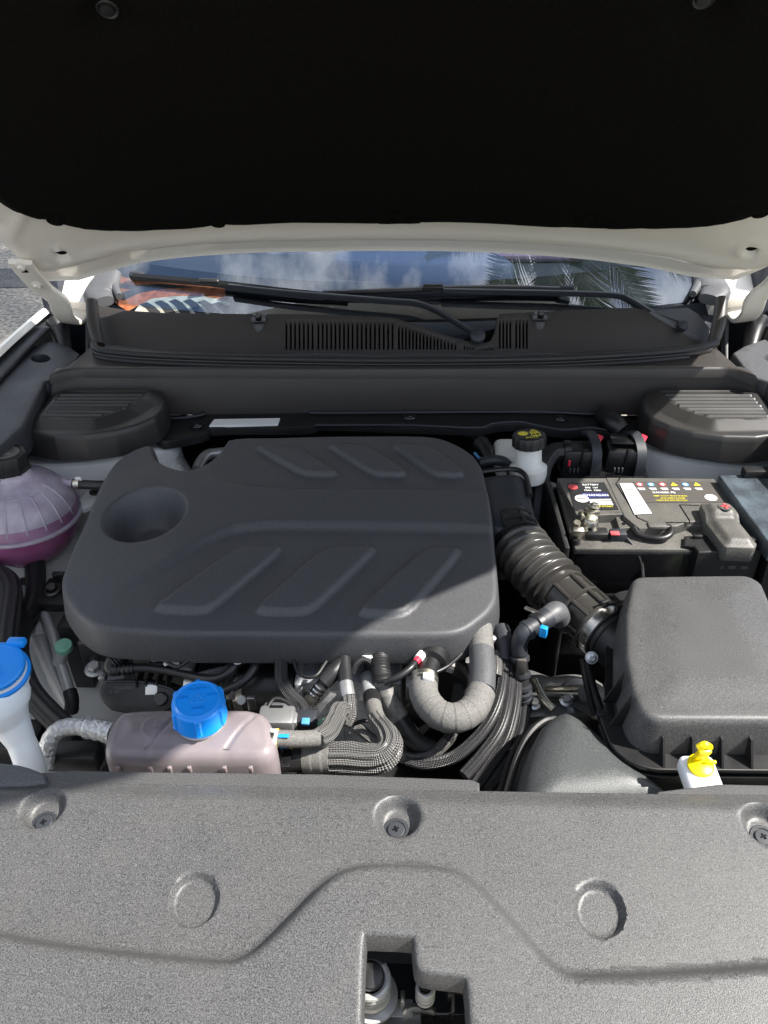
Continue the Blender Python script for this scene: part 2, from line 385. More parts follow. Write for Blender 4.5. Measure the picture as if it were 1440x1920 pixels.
def text(s, size, o, xd, yd, m, parent, name='lettering', ext=.0002):
    cu = bpy.data.curves.new(name, 'FONT'); cu.body = s; cu.size = size; cu.extrude = ext; cu.align_x = 'CENTER'; cu.align_y = 'CENTER'; cu.resolution_u = 3
    cu.materials.append(MATS[m]); tmp = bpy.data.objects.new('tmp', cu); me = bpy.data.meshes.new_from_object(tmp); me.name = name; bpy.data.objects.remove(tmp); bpy.data.curves.remove(cu)
    ob = bpy.data.objects.new(name, me); COL.objects.link(ob)
    X = Vector(xd).normalized(); Y = Vector(yd); Y = (Y-X*Y.dot(X)).normalized(); Z = X.cross(Y); o = Vector(o)-wloc(parent)
    ob.matrix_local = Matrix(((X.x, Y.x, Z.x, o.x), (X.y, Y.y, Z.y, o.y), (X.z, Y.z, Z.z, o.z), (0, 0, 0, 1)))
    ob.parent = parent; return ob
def crease(poly, *offs, d=.0024): p = dens(ccw(poly), d); n = onorm(p); return [p+n*o for o in offs]
def const(v): return lambda x, y: np.full(np.shape(x), float(v))
mir = lambda p: np.stack([2*XC-np.asarray(p)[:, 0], np.asarray(p)[:, 1]], 1)
def mirg(g): n = MB(); n.v = [(2*XC-p[0], p[1], p[2]) for p in g.v]; n.f = [q[::-1] for q in g.f]; n.uv = [u[::-1] if u else None for u in g.uv]; return n
def asMB(g): return g if isinstance(g, MB) else MB().add(g)
def ell(cx, cy, a, b, rot=0, n=32):
    c, s = math.cos(rot), math.sin(rot)
    return [(cx+a*math.cos(t_)*c-b*math.sin(t_)*s, cy+a*math.cos(t_)*s+b*math.sin(t_)*c) for t_ in [2*math.pi*k/n for k in range(n)]]
# ================================================================== the setting
def sheet(name, pts, m, z=None, kind=True):
    o = obj(name, ([tuple(p) if len(p) == 3 else (p[0], p[1], z) for p in pts], [tuple(range(len(pts)))]), m)
    return struct(o) if kind else o
sheet('ground', [(-300, -300), (300, -300), (300, 900), (-300, 900)], 'asphalt', 0)
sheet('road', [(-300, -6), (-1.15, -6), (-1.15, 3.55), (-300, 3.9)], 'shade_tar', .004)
sheet('shadow_strip', [(-300, 5.35), (-1.1, 5.15), (-1.1, 5.6), (-300, 5.9)], 'shade_tar', .004)  # shadow stripe on the ground, laid as a dark sheet
sheet('lawn', [(1.25, -8), (14, -8), (14, 60), (1.25, 60)], 'soil', .008)
def grass(n, x0, x1, y0, y1):
    g = MB()
    for _ in range(n):
        x = random.uniform(x0, x1); y = random.uniform(y0, y1); a = random.uniform(0, 6.28); h = random.uniform(.06, .16); q = random.uniform(.004, .009)
        b = Vector((math.cos(a)*q, math.sin(a)*q, 0)); t_ = Vector((random.uniform(-.05, .05), random.uniform(-.05, .05), h)); p = Vector((x, y, .008))
        g.add(([p-b, p+b, p+t_*.6+b*.6, p+t_], [(0, 1, 2), (0, 2, 3)]))
    return g
go = obj('grass', grass(9000, 1.3, 5, 1.5, 7), 'grass_blade', loc=(3, 4, 0)); go['kind'] = 'stuff'; go['label'] = 'green grass growing beside the car'; go['category'] = 'grass'
def shrub(x, y, h, label):
    r = thing('shrub', label, 'shrub', (x, y, 0), 'shrubs on the grass beside the car'); g = MB(); s = MB()
    for k in range(9):
        a = random.uniform(0, 6.28); e = Vector((x+.3*math.cos(a), y+.3*math.sin(a), h*random.uniform(.7, 1)))
        s.add(sweep([(x, y, 0), (x+.12*math.cos(a), y+.12*math.sin(a), h*.45), e], [.012, .008, .003], 5, 4))
    for _ in range(1300):
        a = random.uniform(0, 6.28); rr = .5*math.sqrt(random.random()); zz = h*(.12+.95*random.random()**.8); rr *= 1.05-.45*(zz/h)**2
        p = Vector((x+rr*math.cos(a), y+rr*math.sin(a), zz)); d = Vector((random.gauss(0, 1), random.gauss(0, 1), random.gauss(.4, .6))).normalized(); q = d.orthogonal().normalized()*.016; l = random.uniform(.05, .10)
        g.add(([p, p+d*l*.5+q, p+d*l, p+d*l*.5-q], [(0, 1, 2, 3)]))
    obj('foliage', g, 'grass_blade', r); obj('stem', s, 'palm_trunk', r)
shrub(2.9, 3.6, 1.05, 'leafy green shrub on the grass nearest the open bonnet'); shrub(3.9, 5.3, 1.2, 'taller green shrub farther along the grass')
def palm(x, y, h, azs, label, L=2.5, seed=1):
    rg = random.Random(seed); r = thing('palm_tree', label, 'palm tree', (x, y, 0), 'palm trees above the car')
    top = Vector((x+.1, y-.1, h))
    tg = sweep([(x, y, -.05), (x+.03, y, h*.35), (x+.05, y-.05, h*.7), tuple(top)], lambda s, S: (.17-.05*s/S)*(1+.05*math.sin(s*38)), 14, 16)
    obj('trunk', tg, 'palm_trunk', r)
    for az, el, ln in azs:
        d = Vector((math.cos(R(az)), math.sin(R(az)), 0)); ll = L*ln; pts = []
        for k in range(6):
            u = k/5; pts.append(tuple(top+d*(ll*u*math.cos(R(el)*(1-u*.5)))+Vector((0, 0, ll*(math.sin(R(el))*u-.62*u*u)))))
        cs, _ = cr_spline(pts, 10); g = MB().add(sweep(pts, lambda s, S: .02*(1-.85*s/S)+.002, 6, 6))
        side = d.cross(Vector((0, 0, 1)))
        for i in range(6, len(cs)-1):
            for sub in (0, .34, .67):
                p = Vector(cs[i])*(1-sub)+Vector(cs[i+1])*sub; T = (Vector(cs[i+1])-Vector(cs[i])).normalized(); u = (i+sub)/len(cs)
                for sg in (-1, 1):
                    lf = (.62*math.sin(math.pi*min(1, .18+u*.86))+.08)*rg.uniform(.85, 1.1)
                    q = (side*sg*.8+T*.75+Vector((0, 0, -.22+rg.uniform(-.12, .12)))).normalized(); e = p+q*lf+Vector((0, 0, -.16*lf)); mm = p+q*lf*.5
                    wv = T*.015
                    g.add(([p-wv*.6, p+wv*.6, mm+wv, e, mm-wv], [(0, 1, 2, 4), (4, 2, 3)]))
        obj('frond', g, 'palm_leaf', r)
palm(2.6, 5.25, 8.0, [(-171, 17, 1.4), (-164, 20, 1.15), (-155, 30, 1.2), (-143, 24, 1), (-121, 22, .95), (-97, 26, .85), (-72, 22, .9), (-46, 24, 1), (-20, 22, 1), (25, 35, .8), (70, 40, .8), (115, 35, .8), (160, 35, .8)], 'palm tree mirrored in the windscreen, standing on the grass', 3.1, 4)
# ================================================================== front panel over the radiator
zp = lambda x, y: .95-.12*(.49-y)
PP = lambda pts: HP(pts, zp)
rear = PP([(1700, 1488), (1440, 1482), (1200, 1481), (900, 1476), (600, 1468), (300, 1461), (120, 1456), (-60, 1452), (-200, 1450)])
out_p = dens(np.concatenate([rear, [(-.62, .42), (-.62, .10), (.60, .10), (.60, .42)]]), .012)
def rnd_open(p):
    for _ in range(2): p = [p[0]]+[q for a, b in zip(p, p[1:]) for q in ((a[0]*.75+b[0]*.25, a[1]*.75+b[1]*.25), (a[0]*.25+b[0]*.75, a[1]*.25+b[1]*.75))]+[p[-1]]
    return p
step_px = [(-400, 1740), (0, 1752), (60, 1768), (200, 1786), (400, 1806), (445, 1805), (490, 1778), (560, 1708), (615, 1650), (660, 1629), (720, 1624), (830, 1628), (875, 1645), (930, 1697), (1010, 1788), (1055, 1828), (1100, 1834), (1250, 1827), (1440, 1815), (1700, 1800)]
low_poly = np.concatenate([HP(rnd_open(step_px), lambda x, y: zp(x, y)+.011), [(.9, .0), (-.9, .0)]])
bolts_px = [(80, 1512, 74, 1530), (747, 1528, 742, 1543), (1437, 1543, 1440, 1557)]
bp = [(PP([(a, b)])[0], PP([(c, d)])[0]) for a, b, c, d in bolts_px]
ci = [(PP(ell(364, 1686, 39, 47, .42)), .004), (PP(ell(1125, 1705, 39, 48, -.42)), .004)]
hole = rnd(HP([(668, 2010), (676, 1752), (684, 1749), (776, 1753), (782, 1760), (786, 1812), (796, 1821), (872, 1828), (882, 1836), (892, 2010)], lambda x, y: zp(x, y)+.021), 2)
hole = dens(hole, .004)
def hf_panel(x, y):
    P = np.stack([x, y], 1); z = .95-.12*(.49-y)
    z = z+.025*sst(sdist(P, low_poly), -.0100, .0100)
    for (c, b) in bp:
        d = np.hypot(x-c[0], (y-c[1])); z = z-.015*(1-sst(d, .0138, .0235))
    for q, dp in ci: z = z-.0075*sst(sdist(P, q), -.0040, .0008)
    return z-.012*sst(y, rear[:, 1].min()-.02, rear[:, 1].max()+.006)
ex = crease(low_poly, .0095, .0060, .0030, 0, -.0030, -.0060, -.0100)
for q, dp in ci: ex += crease(q, .0040, .0022, .0004, -.0010)
for c, b in bp: ex += [np.array(ell(c[0], c[1], r_, r_, 0, int(r_*2600))) for r_ in (.0138, .0162, .0187, .0212, .0235)]
pnl = thing('radiator_cover', 'grained black plastic cover across the front of the engine bay', 'cover panel', (XC, .35, .94))
obj('panel', relief(out_p, hf_panel, .0030, rnd_edge(.004, .035), [hole], [(.002, -.0008), (.0032, -.003), (.0045, -.024)], ex), 'grain_plastic', pnl, 50, weld=True)
for (c, b) in bp:
    zc = float(hf_panel(np.array([b[0]]), np.array([b[1]]))[0]); o = Vector((b[0], b[1]+.002, zc-.0015)); ax = (0, -.12, 1)
    cl = obj('clip', lathe([(.0128, 0), (.0128, .002), (.0120, .0028), (.0096, .0028), (.0092, .0006), (.0084, .0006), (.0082, .0034), (.0074, .0040), (0, .0042)], o, ax, 32), 'slate_plastic', pnl, 30)
    for a in (.4, .4+math.pi/2): obj('cross_slot', rbox(o+Vector((0, 0, .0045)), (.0062, .0017, .0008), 0, ((math.cos(a), math.sin(a), 0), (-math.sin(a), math.cos(a), .1))), 'gloss_black', cl)
zs = const(.945)
st = HP([(28, 1447), (130, 1440), (300, 1443), (600, 1446.5), (884, 1457), (896, 1462), (897, 1492), (500, 1482), (28, 1466)], zs)
obj('sealing_strip', plate(dens(st, .02), .92, .939, .002), 'grain_plastic', pnl)
st = HP([(1352, 1464), (1440, 1466), (1600, 1468), (1600, 1496), (1235, 1492), (1240, 1478)], zs)
obj('sealing_strip', plate(dens(st, .02), .92, .938, .002), 'grain_plastic', pnl)
st = HP([(-120, 1438), (-10, 1436), (40, 1441), (90, 1462), (40, 1470), (-120, 1466)], zs)
obj('sealing_strip', plate(dens(rnd(st, 1), .02), .92, .947, .004), 'trim_grey', pnl)
# ------------------------------------------------------------------ bonnet latch in the opening
lt = thing('bonnet_latch', 'bonnet latch with coil springs in the notch of the front panel', 'latch', tuple(hit(760, 1880, .88)))
obj('housing', rbox(hit(775, 1880, .80)+Vector((0, -.02, 0)), (.20, .24, .01), .002), 'slate_plastic', lt)
obj('back_wall', rbox(hit(770, 1760, .87)+Vector((0, .012, -.02)), (.17, .006, .13), .002), 'slate_plastic', lt)
def coil(c, r, wr, h, n, ax=(0, 0, 1)):
    X, Y, A = basis(ax); P = [Vector(c)+X*r*math.cos(t_)+Y*r*math.sin(t_)+A*(h*t_/(2*math.pi*n)) for t_ in np.linspace(0, 2*math.pi*n, 12*n+1)]
    return sweep([tuple(p) for p in P], wr, 8, 2)
a0 = hit(697, 1862, .868)
obj('spring', coil(a0, .0145, .0032, .034, 5, (0, -.1, 1)), 'tube_alloy', lt)
obj('spring_post', lathe([(.009, -.005), (.009, .036), (.0115, .037), (.0115, .041), (.0105, .042), (0, .042)], a0, (0, -.1, 1)), 'dark_steel', lt, 25)
obj('spring_seat', lathe([(.021, -.008), (.023, -.007), (.023, -.003), (.021, -.002), (0, -.002)], a0, (0, -.1, 1), 36), 'tube_alloy', lt)
a1 = hit(797, 1872, .870)
obj('spring', coil(a1, .0068, .0019, .026, 6, (0, -.1, 1)), 'tube_alloy', lt)
obj('spring_post', lathe([(.0075, -.006), (.0075, .004), (.004, .004), (.004, .03), (0, .03)], a1, (0, -.1, 1)), 'dark_steel', lt)
obj('release_lever', rbox(hit(722, 1892, .845), (.05, .016, .006), .0015), 'tube_alloy', lt)
obj('release_lever', sweep(H3([(760, 1905, .848), (772, 1890, .852), (800, 1892, .852), (815, 1896, .850)]), .0035, 8, 5), 'steel', lt)
obj('release_lever', rbox(hit(755, 1876, .855), (.004, .01, .018), .001), 'steel', lt)
obj('catch_plate', rbox(hit(752, 1925, .845), (.035, .024, .005), .0015), 'pewter', lt)
obj('catch_plate', rbox(hit(695, 1912, .842), (.02, .024, .005), .002), 'zinc', lt)
obj('wire_loop', sweep(H3([(800, 1838, .87), (835, 1838, .87), (848, 1844, .87), (849, 1890, .862), (842, 1900, .858), (815, 1900, .855)]), .0015, 6, 5), 'dark_steel', lt)
obj('cable_drum', lathe([(.006, 0), (.011, .002), (.011, .006), (.006, .008), (.006, .045), (0, .045)], hit(835, 1850, .862), (1, 0, 0)), 'black_plastic', lt)
mesh_g = MB()
for k in range(9): mesh_g.add(sweep(H3([(770, 1902+k*4, .84), (885, 1905+k*4, .84)]), .0008, 4, 1))
for k in range(26): mesh_g.add(sweep(H3([(770+k*4.4, 1902, .8405), (770+k*4.4, 1940, .8405)]), .0008, 4, 1))
obj('cover_mesh', mesh_g, 'dark_steel', lt)
# ================================================================== bonnet
BX = lambda x: .075*((x-XC)/.72)**2
zb = lambda x, y: 1.178+(1.58-y)*1.0-BX(x)
zb2 = lambda x, y: zb(x, y)-.014
edge_px = [(1440, 527), (1400, 527), (1318, 520), (1240, 503), (1120, 487), (1000, 477), (860, 471), (750, 470), (600, 471.5), (430, 475), (330, 482), (240, 493), (206, 502), (123, 527), (60, 529), (0, 527)]
e_in = HP(edge_px, zb)
def sun_on(px, py, z):                                               # where the sun ray over a shadow-edge point meets the bonnet's surface
    q = hit(px, py, z); lo, hi = .02, 3.
    for _ in range(50):
        m_ = (lo+hi)/2; r_ = q+SUN*m_
        if r_.z-zb(r_.x, r_.y) < 0: lo = m_
        else: hi = m_
    return q+SUN*hi
side = [sun_on(*q)[:2] for q in ((1345, 655, 1.0), (1270, 740, .97), (1130, 870, .95), (925, 1070, .92), (700, 1170, .912), (430, 1335, .93), (345, 1400, .925), (265, 1445, .95), (130, 1480, .95), (0, 1515, .945))]  # unseen side and front edge, shaped to throw the shadow line over the bay
side_l = [(2*XC-a-.09, b) for a, b in side][::-1]
slope_pts = np.concatenate([e_in[1:-1], side_l, side[::-1]])
outl_b = dens(ccw(slope_pts), .02)
pad_px = [(-60, 330), (0, 378), (30, 396), (80, 414), (160, 427), (240, 429), (400, 421), (560, 415), (705, 412), (712, 415), (785, 415), (792, 411), (900, 415), (1000, 419), (1130, 424), (1250, 426), (1320, 422), (1380, 411), (1440, 400), (1500, 370)]
pad = np.concatenate([HP(pad_px, zb), [(.70, 1.30), (.66, 1.0), (.55, .90), (.25, .84), (-.28, .84), (-.58, .90), (-.70, 1.0), (-.735, 1.30)]])
hole_l = HP(ell(116, 477, 13, 8, .2), zb); hole_r = HP(ell(1408, 470, 13, 8, -.25), zb)
bn = thing('bonnet', 'raised white car bonnet with a black felt pad on its underside', 'bonnet', (XC, 1.6, 1.15))
ccl, ccr = hole_l.mean(0), hole_r.mean(0)
lip = HP([(p[0], p[1]-24) for p in edge_px[1:-1]], zb)
lip_poly = np.concatenate([lip, [(-1.2, 1.5), (-1.2, 2.4), (1.2, 2.4), (1.2, 1.5)]]) if lip[0][0] > 0 else lip
def hf_inner(x, y):
    P = np.stack([x, y], 1); z = zb(x, y)
    d = sdist(P, ccw(outl_b)); z = z+.030*(1-sst(d, .0, .028))*(y > 1.4)   # folded back edge
    z = z-.007*(1-sst(np.abs(d-.040), .0, .014))*(y > 1.3)
    for c in (ccl, ccr):
        r_ = np.hypot(x-c[0], (y-c[1])*1.4); z = z-.006*(1-sst(r_, .022, .034))+.006*(1-sst(r_, .012, .02))
    return z
obj('inner_panel', relief(outl_b, hf_inner, .009, [(.002, .012), (.002, .03)], [hole_l, hole_r], [(0, .025)]), 'primer_paint', bn, 50, weld=True)
for q in (hole_l, hole_r): obj('hole_shade', relief(ccw(q*1.0), lambda x, y: zb(x, y)+.008, 5), 'felt', bn)  # black disc behind each hole, put in for the shade inside
sk_px = slope_pts.copy(); ne = len(e_in)-2; sk_px[:ne, 1] += .062; sk_px[ne:, 0] = XC+(sk_px[ne:, 0]-XC)*1.006  # skin's rear edge carried back, out of view, to shade the cowl
sk = dens(ccw(sk_px), .03)
g = relief(sk, lambda x, y: zb(x, y)+.055, .04, [(.006, -.004), (.007, -.012)]); obj('outer_skin', g, 'white_paint', bn, 50, weld=True)
clips = [hit(a, b, zb2)[:2] for a, b in ((103, 412), (407, 415), (749, 403), (1098, 409), (1425, 404), (203, 22), (1318, 3))]
ou_pad = dens(ccw(rnd(pad, 1)), .012)
def hf_pad(x, y):
    P = np.stack([x, y], 1); d = sdist(P, ou_pad); z = zb(x, y)-.004-.022*sst(d, .0, .03)-.006*sst(d, .05, .10)
    for k, c in enumerate(clips):
        r_ = np.hypot(x-c[0], (y-c[1])*1.3); z = z+(.022 if k > 4 else .008)*(1-sst(r_, .008, .05))
    return z+.0015*np.sin(x*17+np.sin(y*11))
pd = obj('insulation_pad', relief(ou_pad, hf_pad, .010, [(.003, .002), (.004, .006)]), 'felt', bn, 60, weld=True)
for k, c in enumerate(clips):
    z = float(hf_pad(np.array([c[0]]), np.array([c[1]]))[0]); nrm = Vector((0, -.7, -.7))
    obj('clip', lathe([(.0150, 0), (.0150, .002), (.0125, .0035), (.009, .002), (.0085, .0045), (.004, .005), (0, .005)], Vector((c[0], c[1], z)), nrm, 28), 'black_plastic' if k > 4 else 'felt', pd, 30)
# ------------------------------------------------------------------ hinges
def hinge(mirrored, label):
    f = (lambda q: mirg(asMB(q))) if mirrored else asMB
    X = lambda v: Vector((2*XC-v[0], v[1], v[2])) if mirrored else Vector(v)
    P0 = H3([(36, 478, zb), (50, 497, zb), (78, 528, zb)]); P0 = [p+Vector((0, -.004, -.012)) for p in P0]
    P1 = [hY(108, 562, 1.565), hY(119, 590, 1.60), hY(134, 603, 1.64), hY(148, 590, 1.69), hY(157, 566, 1.73)]
    sec = [(-.25, -1), (.25, -1), (.25, 1), (-.25, 1)]; sec = [tuple(q) for q in rnd(np.array(sec), 2, .12)]
    h = obj('hinge', f(sweep([tuple(p) for p in P0+P1], [.022, .023, .023, .022, .021, .022, .021, .018], res=7, section=sec, up0=(0, -.7, -.7))), 'primer_paint', bn, 50); h['label'] = label
    for p in (P0[0]*.8+P0[1]*.2, P0[1]*.35+P0[2]*.65): bolt('bolt', X(p+Vector((0, -.0035, -.0035))), (0, -.7, -.7), .0075, 'primer_paint', h)
    obj('slot', f(rbox(P0[0]*.35+P0[1]*.65+Vector((0, -.004, -.0045)), (.013, .007, .003), .001, ((1, 0, 0), (0, .7, -.7)))), 'felt', h)
    obj('foot_bracket', f(sweep([tuple(hY(160, 548, 1.78)), tuple(hY(163, 580, 1.72)), tuple(hY(167, 640, 1.66)), tuple(hY(165, 690, 1.60))], [.012, .015, .017, .012], res=5, section=sec, up0=(1, 0, 0))), 'trim_grey', h, 50)
hinge(False, 'white gooseneck hinge beside the asphalt'); hinge(True, 'white gooseneck hinge beside the grass')
# ================================================================== windscreen, dash and cabin
Y0 = lambda x: 1.572+.13*((x-XC)/.68)**2
zg = lambda x, y: 1.05+(y-Y0(x))*.577
zgo = lambda d: (lambda x, y: 1.05+(y-Y0(x))*.577+d*1.15)
ws = thing('windscreen', 'sloping windscreen glass mirroring sky and palm fronds', 'windscreen', (XC, 1.6, 1.05))
def gsheet(x0, x1, v0, v1, off, nx=40, nv=8):
    v = []; f = []
    for j in range(nv+1):
        for i in range(nx+1):
            x = x0+(x1-x0)*i/nx; y = Y0(x)+(v0 if not callable(v0) else v0(x))+((v1 if not callable(v1) else v1(x))-(v0 if not callable(v0) else v0(x)))*j/nv
            v.append((x, y, float(zg(x, y))+off))
    for j in range(nv):
        for i in range(nx): a = j*(nx+1)+i; f.append((a, a+1, a+nx+2, a+nx+1))
    return v, f
obj('glass', gsheet(-.70, .66, -.01, .95, 0), 'windscreen_glass', ws)
obj('frit_band', gsheet(-.70, .66, -.01, lambda x: .085+.02*((x-XC)/.6)**2, -.006, 40, 2), 'gloss_black', ws)
for s in (-1, 1):
    xs = [XC+s*.695, XC+s*.655, XC+s*.60, XC+s*.55]
    obj('frit_band', gsheet(min(XC+s*.665, XC+s*.70), max(XC+s*.665, XC+s*.70), .10, .95, -.007, 4, 8), 'gloss_black', ws)
dsh = thing('dashboard', 'dark blue dashboard top behind the windscreen', 'dashboard', (XC, 1.9, .95))
dg = relief(dens(np.array([(-.72, 1.70), (-.5, 1.62), (0, 1.58), (.46, 1.62), (.68, 1.70), (.68, 2.16), (-.72, 2.16)]), .05), lambda x, y: 1.0+.02*sst(y, 1.7, 2.1), .06, [(.01, -.01), (.012, -.2)]); obj('top', dg, 'dash', dsh, 50, weld=True)
obj('hood', relief(dens(ccw(rnd(HP([(620, 512), (640, 488), (690, 482), (900, 486), (950, 500), (955, 515)], const(1.03)), 2)), .02), lambda x, y: 1.03+.03*np.cos((x-.0)*3), .03, [(.01, -.008), (.014, -.05)]), 'seat_cloth', dsh, 50)
obj('vent_trim', rbox((.30, 2.09, 1.03), (.3, .06, .02), .006), 'cabin_mauve', dsh)
cab = thing('car_cabin', 'dark cabin floor, doors and roof seen through the windscreen', 'car interior', (XC, 2.6, .6))
obj('floor_pan', rbox((XC, 3.0, .38), (1.5, 2.4, .04), .01), 'dash', cab); obj('rear_bulkhead', rbox((XC, 4.2, .9), (1.5, .05, 1.1), .01), 'dash', cab)
obj('roof', rbox((XC, 3.5, 1.66), (1.25, 1.7, .03), .01), 'white_paint', cab)
for s in (-1, 1): obj('door_card', rbox((XC+s*.80, 3.0, .75), (.05, 2.6, .75), .01), 'dash', cab)
def seat(cx, cy, m, label):
    t_ = obj('car_seat', rbox((cx, cy, .62), (.52, .52, .16), .05, seg=4), m, cab, 60); t_['label'] = label
    obj('backrest', rbox((cx, cy+.33, 1.02), (.50, .15, .74), .05, ((1, 0, 0), (0, 1, .25)), seg=4), m, t_, 60)
    obj('headrest', rbox((cx, cy+.43, 1.46), (.26, .1, .16), .03, seg=4), m, t_, 60)
seat(-.40, 2.62, 'plastic_wrap', 'car seat wrapped in crumpled clear plastic film'); seat(.36, 2.62, 'cabin_mauve', 'mauve car seat behind the palm reflections')
# coloured sheets added under the glass for a striped reflection, by the wiper tip
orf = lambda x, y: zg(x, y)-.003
cl = thing('orange_reflection', 'terracotta and striped sheet added under the windscreen for a reflection beside the wiper tip', 'reflection sheet', tuple(hit(320, 560, orf)))
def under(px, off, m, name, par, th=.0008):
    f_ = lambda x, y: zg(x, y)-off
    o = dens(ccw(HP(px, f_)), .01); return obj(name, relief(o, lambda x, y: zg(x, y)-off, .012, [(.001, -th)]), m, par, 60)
under([(200, 500), (222, 516), (245, 523), (330, 530), (420, 541), (425, 566), (380, 556), (330, 554), (285, 562), (255, 574), (240, 583), (205, 560), (196, 520)], .0035, 'orange_reflection', 'orange_piece', cl)
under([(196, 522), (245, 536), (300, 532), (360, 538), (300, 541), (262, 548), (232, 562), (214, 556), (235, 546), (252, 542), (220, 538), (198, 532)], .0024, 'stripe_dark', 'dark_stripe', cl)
under([(252, 584), (262, 571), (285, 560), (330, 555), (385, 556), (420, 563), (445, 576), (455, 592), (458, 600), (250, 600)], .0026, 'stripe_beige', 'striped_sheet', cl)
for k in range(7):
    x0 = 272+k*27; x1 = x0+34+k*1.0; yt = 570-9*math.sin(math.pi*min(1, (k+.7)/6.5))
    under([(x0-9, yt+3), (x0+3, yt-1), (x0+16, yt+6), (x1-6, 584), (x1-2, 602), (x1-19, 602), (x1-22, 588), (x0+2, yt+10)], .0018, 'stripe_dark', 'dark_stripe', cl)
# ------------------------------------------------------------------ windscreen pillars
def pillar(mirrored, label):
    f = (lambda q: mirg(asMB(q))) if mirrored else asMB
    b = (2*XC+.74, 1.80, 1.06) if mirrored else (-.74, 1.80, 1.06); pr = thing('windscreen_pillar', label, 'pillar', b, 'windscreen pillars')
    sec = [tuple(q) for q in rnd(np.array([(-1, -.55), (1, -.55), (1, .55), (-1, .55)]), 2)]
    obj('body', f(sweep([(-.755, 1.70, 1.02), (-.745, 1.82, 1.10), (-.70, 2.05, 1.26), (-.63, 2.5, 1.5), (-.58, 2.9, 1.66)], [.055, .058, .055, .05, .05], section=sec, res=6, up0=(1, 0, 0))), 'white_paint', pr, 60)
    obj('edge_trim', f(sweep([(-.690, 1.70, 1.035), (-.684, 1.80, 1.085), (-.650, 2.05, 1.24), (-.585, 2.5, 1.48)], .007, 8, 6)), 'gloss_black', pr, 60)
    pts = [hY(207, 512, 1.76), hY(196, 538, 1.72), hY(188, 556, 1.69), hY(196, 566, 1.655)]
    obj('corner_cover', f(sweep([tuple(p) for p in pts], [.026, .034, .036, .020], section=sec, res=6, up0=(1, 0, 0))), 'trim_grey', pr, 60)
    obj('corner_cover', f(sweep([tuple(hY(224, 556, 1.67)), tuple(hY(214, 535, 1.72)), tuple(hY(208, 505, 1.78))], [.008, .011, .009], 10, 6)), 'trim_grey', pr, 60)
pillar(False, 'white windscreen pillar by the striped reflection sheet'); pillar(True, 'white windscreen pillar by the grass verge')
# ================================================================== cowl grille below the glass
zc_ = lambda x, y: 1.004+(y-1.487-.11*((x-XC)/.66)**2)*.95
cp = [(172, 652), (166, 600), (165, 578), (180, 575), (200, 577), (240, 584), (300, 588), (380, 590), (472, 590.5), (476, 600), (487, 605), (497, 600), (501, 590.5), (620, 592), (740, 598), (790, 614), (850, 634), (885, 643), (908, 645), (922, 640), (931, 622), (934, 600), (938, 590), (1000, 587), (1003, 597), (1012, 602), (1021, 597), (1024, 586), (1100, 582), (1190, 579), (1215, 583), (1260, 606), (1305, 630), (1330, 641), (1338, 650), (1250, 658), (1100, 663), (900, 666), (700, 666), (500, 665), (350, 662), (240, 658)]
co = dens(HP(cp, zc_), .012)
def slot(x0, x1, y0, y1):
    r_ = (x1-x0)/2; y0 = min(y0, y1-2*r_-.5)
    return HP([(x0, y0+r_), (x0+r_*.4, y0+.2), (x1-r_*.4, y0+.2), (x1, y0+r_), (x1, y1-r_), (x1-r_*.4, y1-.2), (x0+r_*.4, y1-.2), (x0, y1-r_)], zc_)
slots = []
for a, b, n in ((537, 586, 7), (597, 661, 9), (670, 736, 9)):
    for k in range(n): x = a+(b-a)*k/(n-1); slots.append(slot(x-1.9, x+1.9, 600.5, 656))
for k in range(17): x = 748+k*6.6; slots.append(slot(x-1.9, x+1.9, 607+max(0, (x-757))*.355, 656))
for k in range(4): x = 871+k*5.2; slots.append(slot(x-1.5, x+1.5, 644.5+k*1.2, 655.5))
for k in range(6): x = 899+k*5.0; slots.append(slot(x-1.4, x+1.4, 652.5-k*.9, 657.5))
for a, n in ((937, 4), (968, 4)):
    for k in range(n): x = a+k*6.6; slots.append(slot(x-1.9, x+1.9, 598, 654))
cw = thing('cowl_grille', 'brown black cowl panel with slotted vents under the windscreen', 'cowl panel', (XC, 1.52, 1.0))
obj('panel', relief(co, lambda x, y: zc_(x, y), .02, [(.002, .001), (.004, -.002), (.006, -.03)], slots, [(.0003, -.001), (.0004, -.009)]), 'cowl_plastic', cw, 45, weld=True)
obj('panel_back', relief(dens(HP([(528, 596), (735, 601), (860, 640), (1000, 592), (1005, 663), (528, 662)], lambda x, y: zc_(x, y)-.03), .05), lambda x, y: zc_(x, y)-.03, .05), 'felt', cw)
for (a, b) in ((486, 601), (1011, 597)):
    p = hit(a, b, zc_); obj('jet_bracket', MB().add(rbox(p+Vector((0, -.004, .004)), (.032, .012, .010), .003)).add(sweep([tuple(p+Vector((0, -.006, -.004))), tuple(p+Vector((0, -.008, -.018))), tuple(p+Vector((0, -.006, -.03)))], [.012, .011, .005], 10, 4)), 'trim_grey', cw)
    obj('jet_nozzle', rbox(p+Vector((.001, -.008, .010)), (.013, .012, .016), .004), 'gloss_black', cw)
for s in (False, True):
    f = (lambda q: mirg(asMB(q))) if s else asMB
    obj('end_post', f(sweep([tuple(hY(172, 566, 1.62)), tuple(hY(176, 610, 1.57)), tuple(hY(186, 648, 1.53))], [.013, .014, .012], 12, 5)), 'cowl_plastic', cw)
obj('cover_trim', relief(dens(HP([(1222, 583), (1290, 577), (1310, 590), (1330, 615), (1334, 640), (1300, 628)], lambda x, y: zc_(x, y)+.006), .02), lambda x, y: zc_(x, y)+.006, .03, [(.002, -.003), (.003, -.02)]), 'trim_grey', cw)
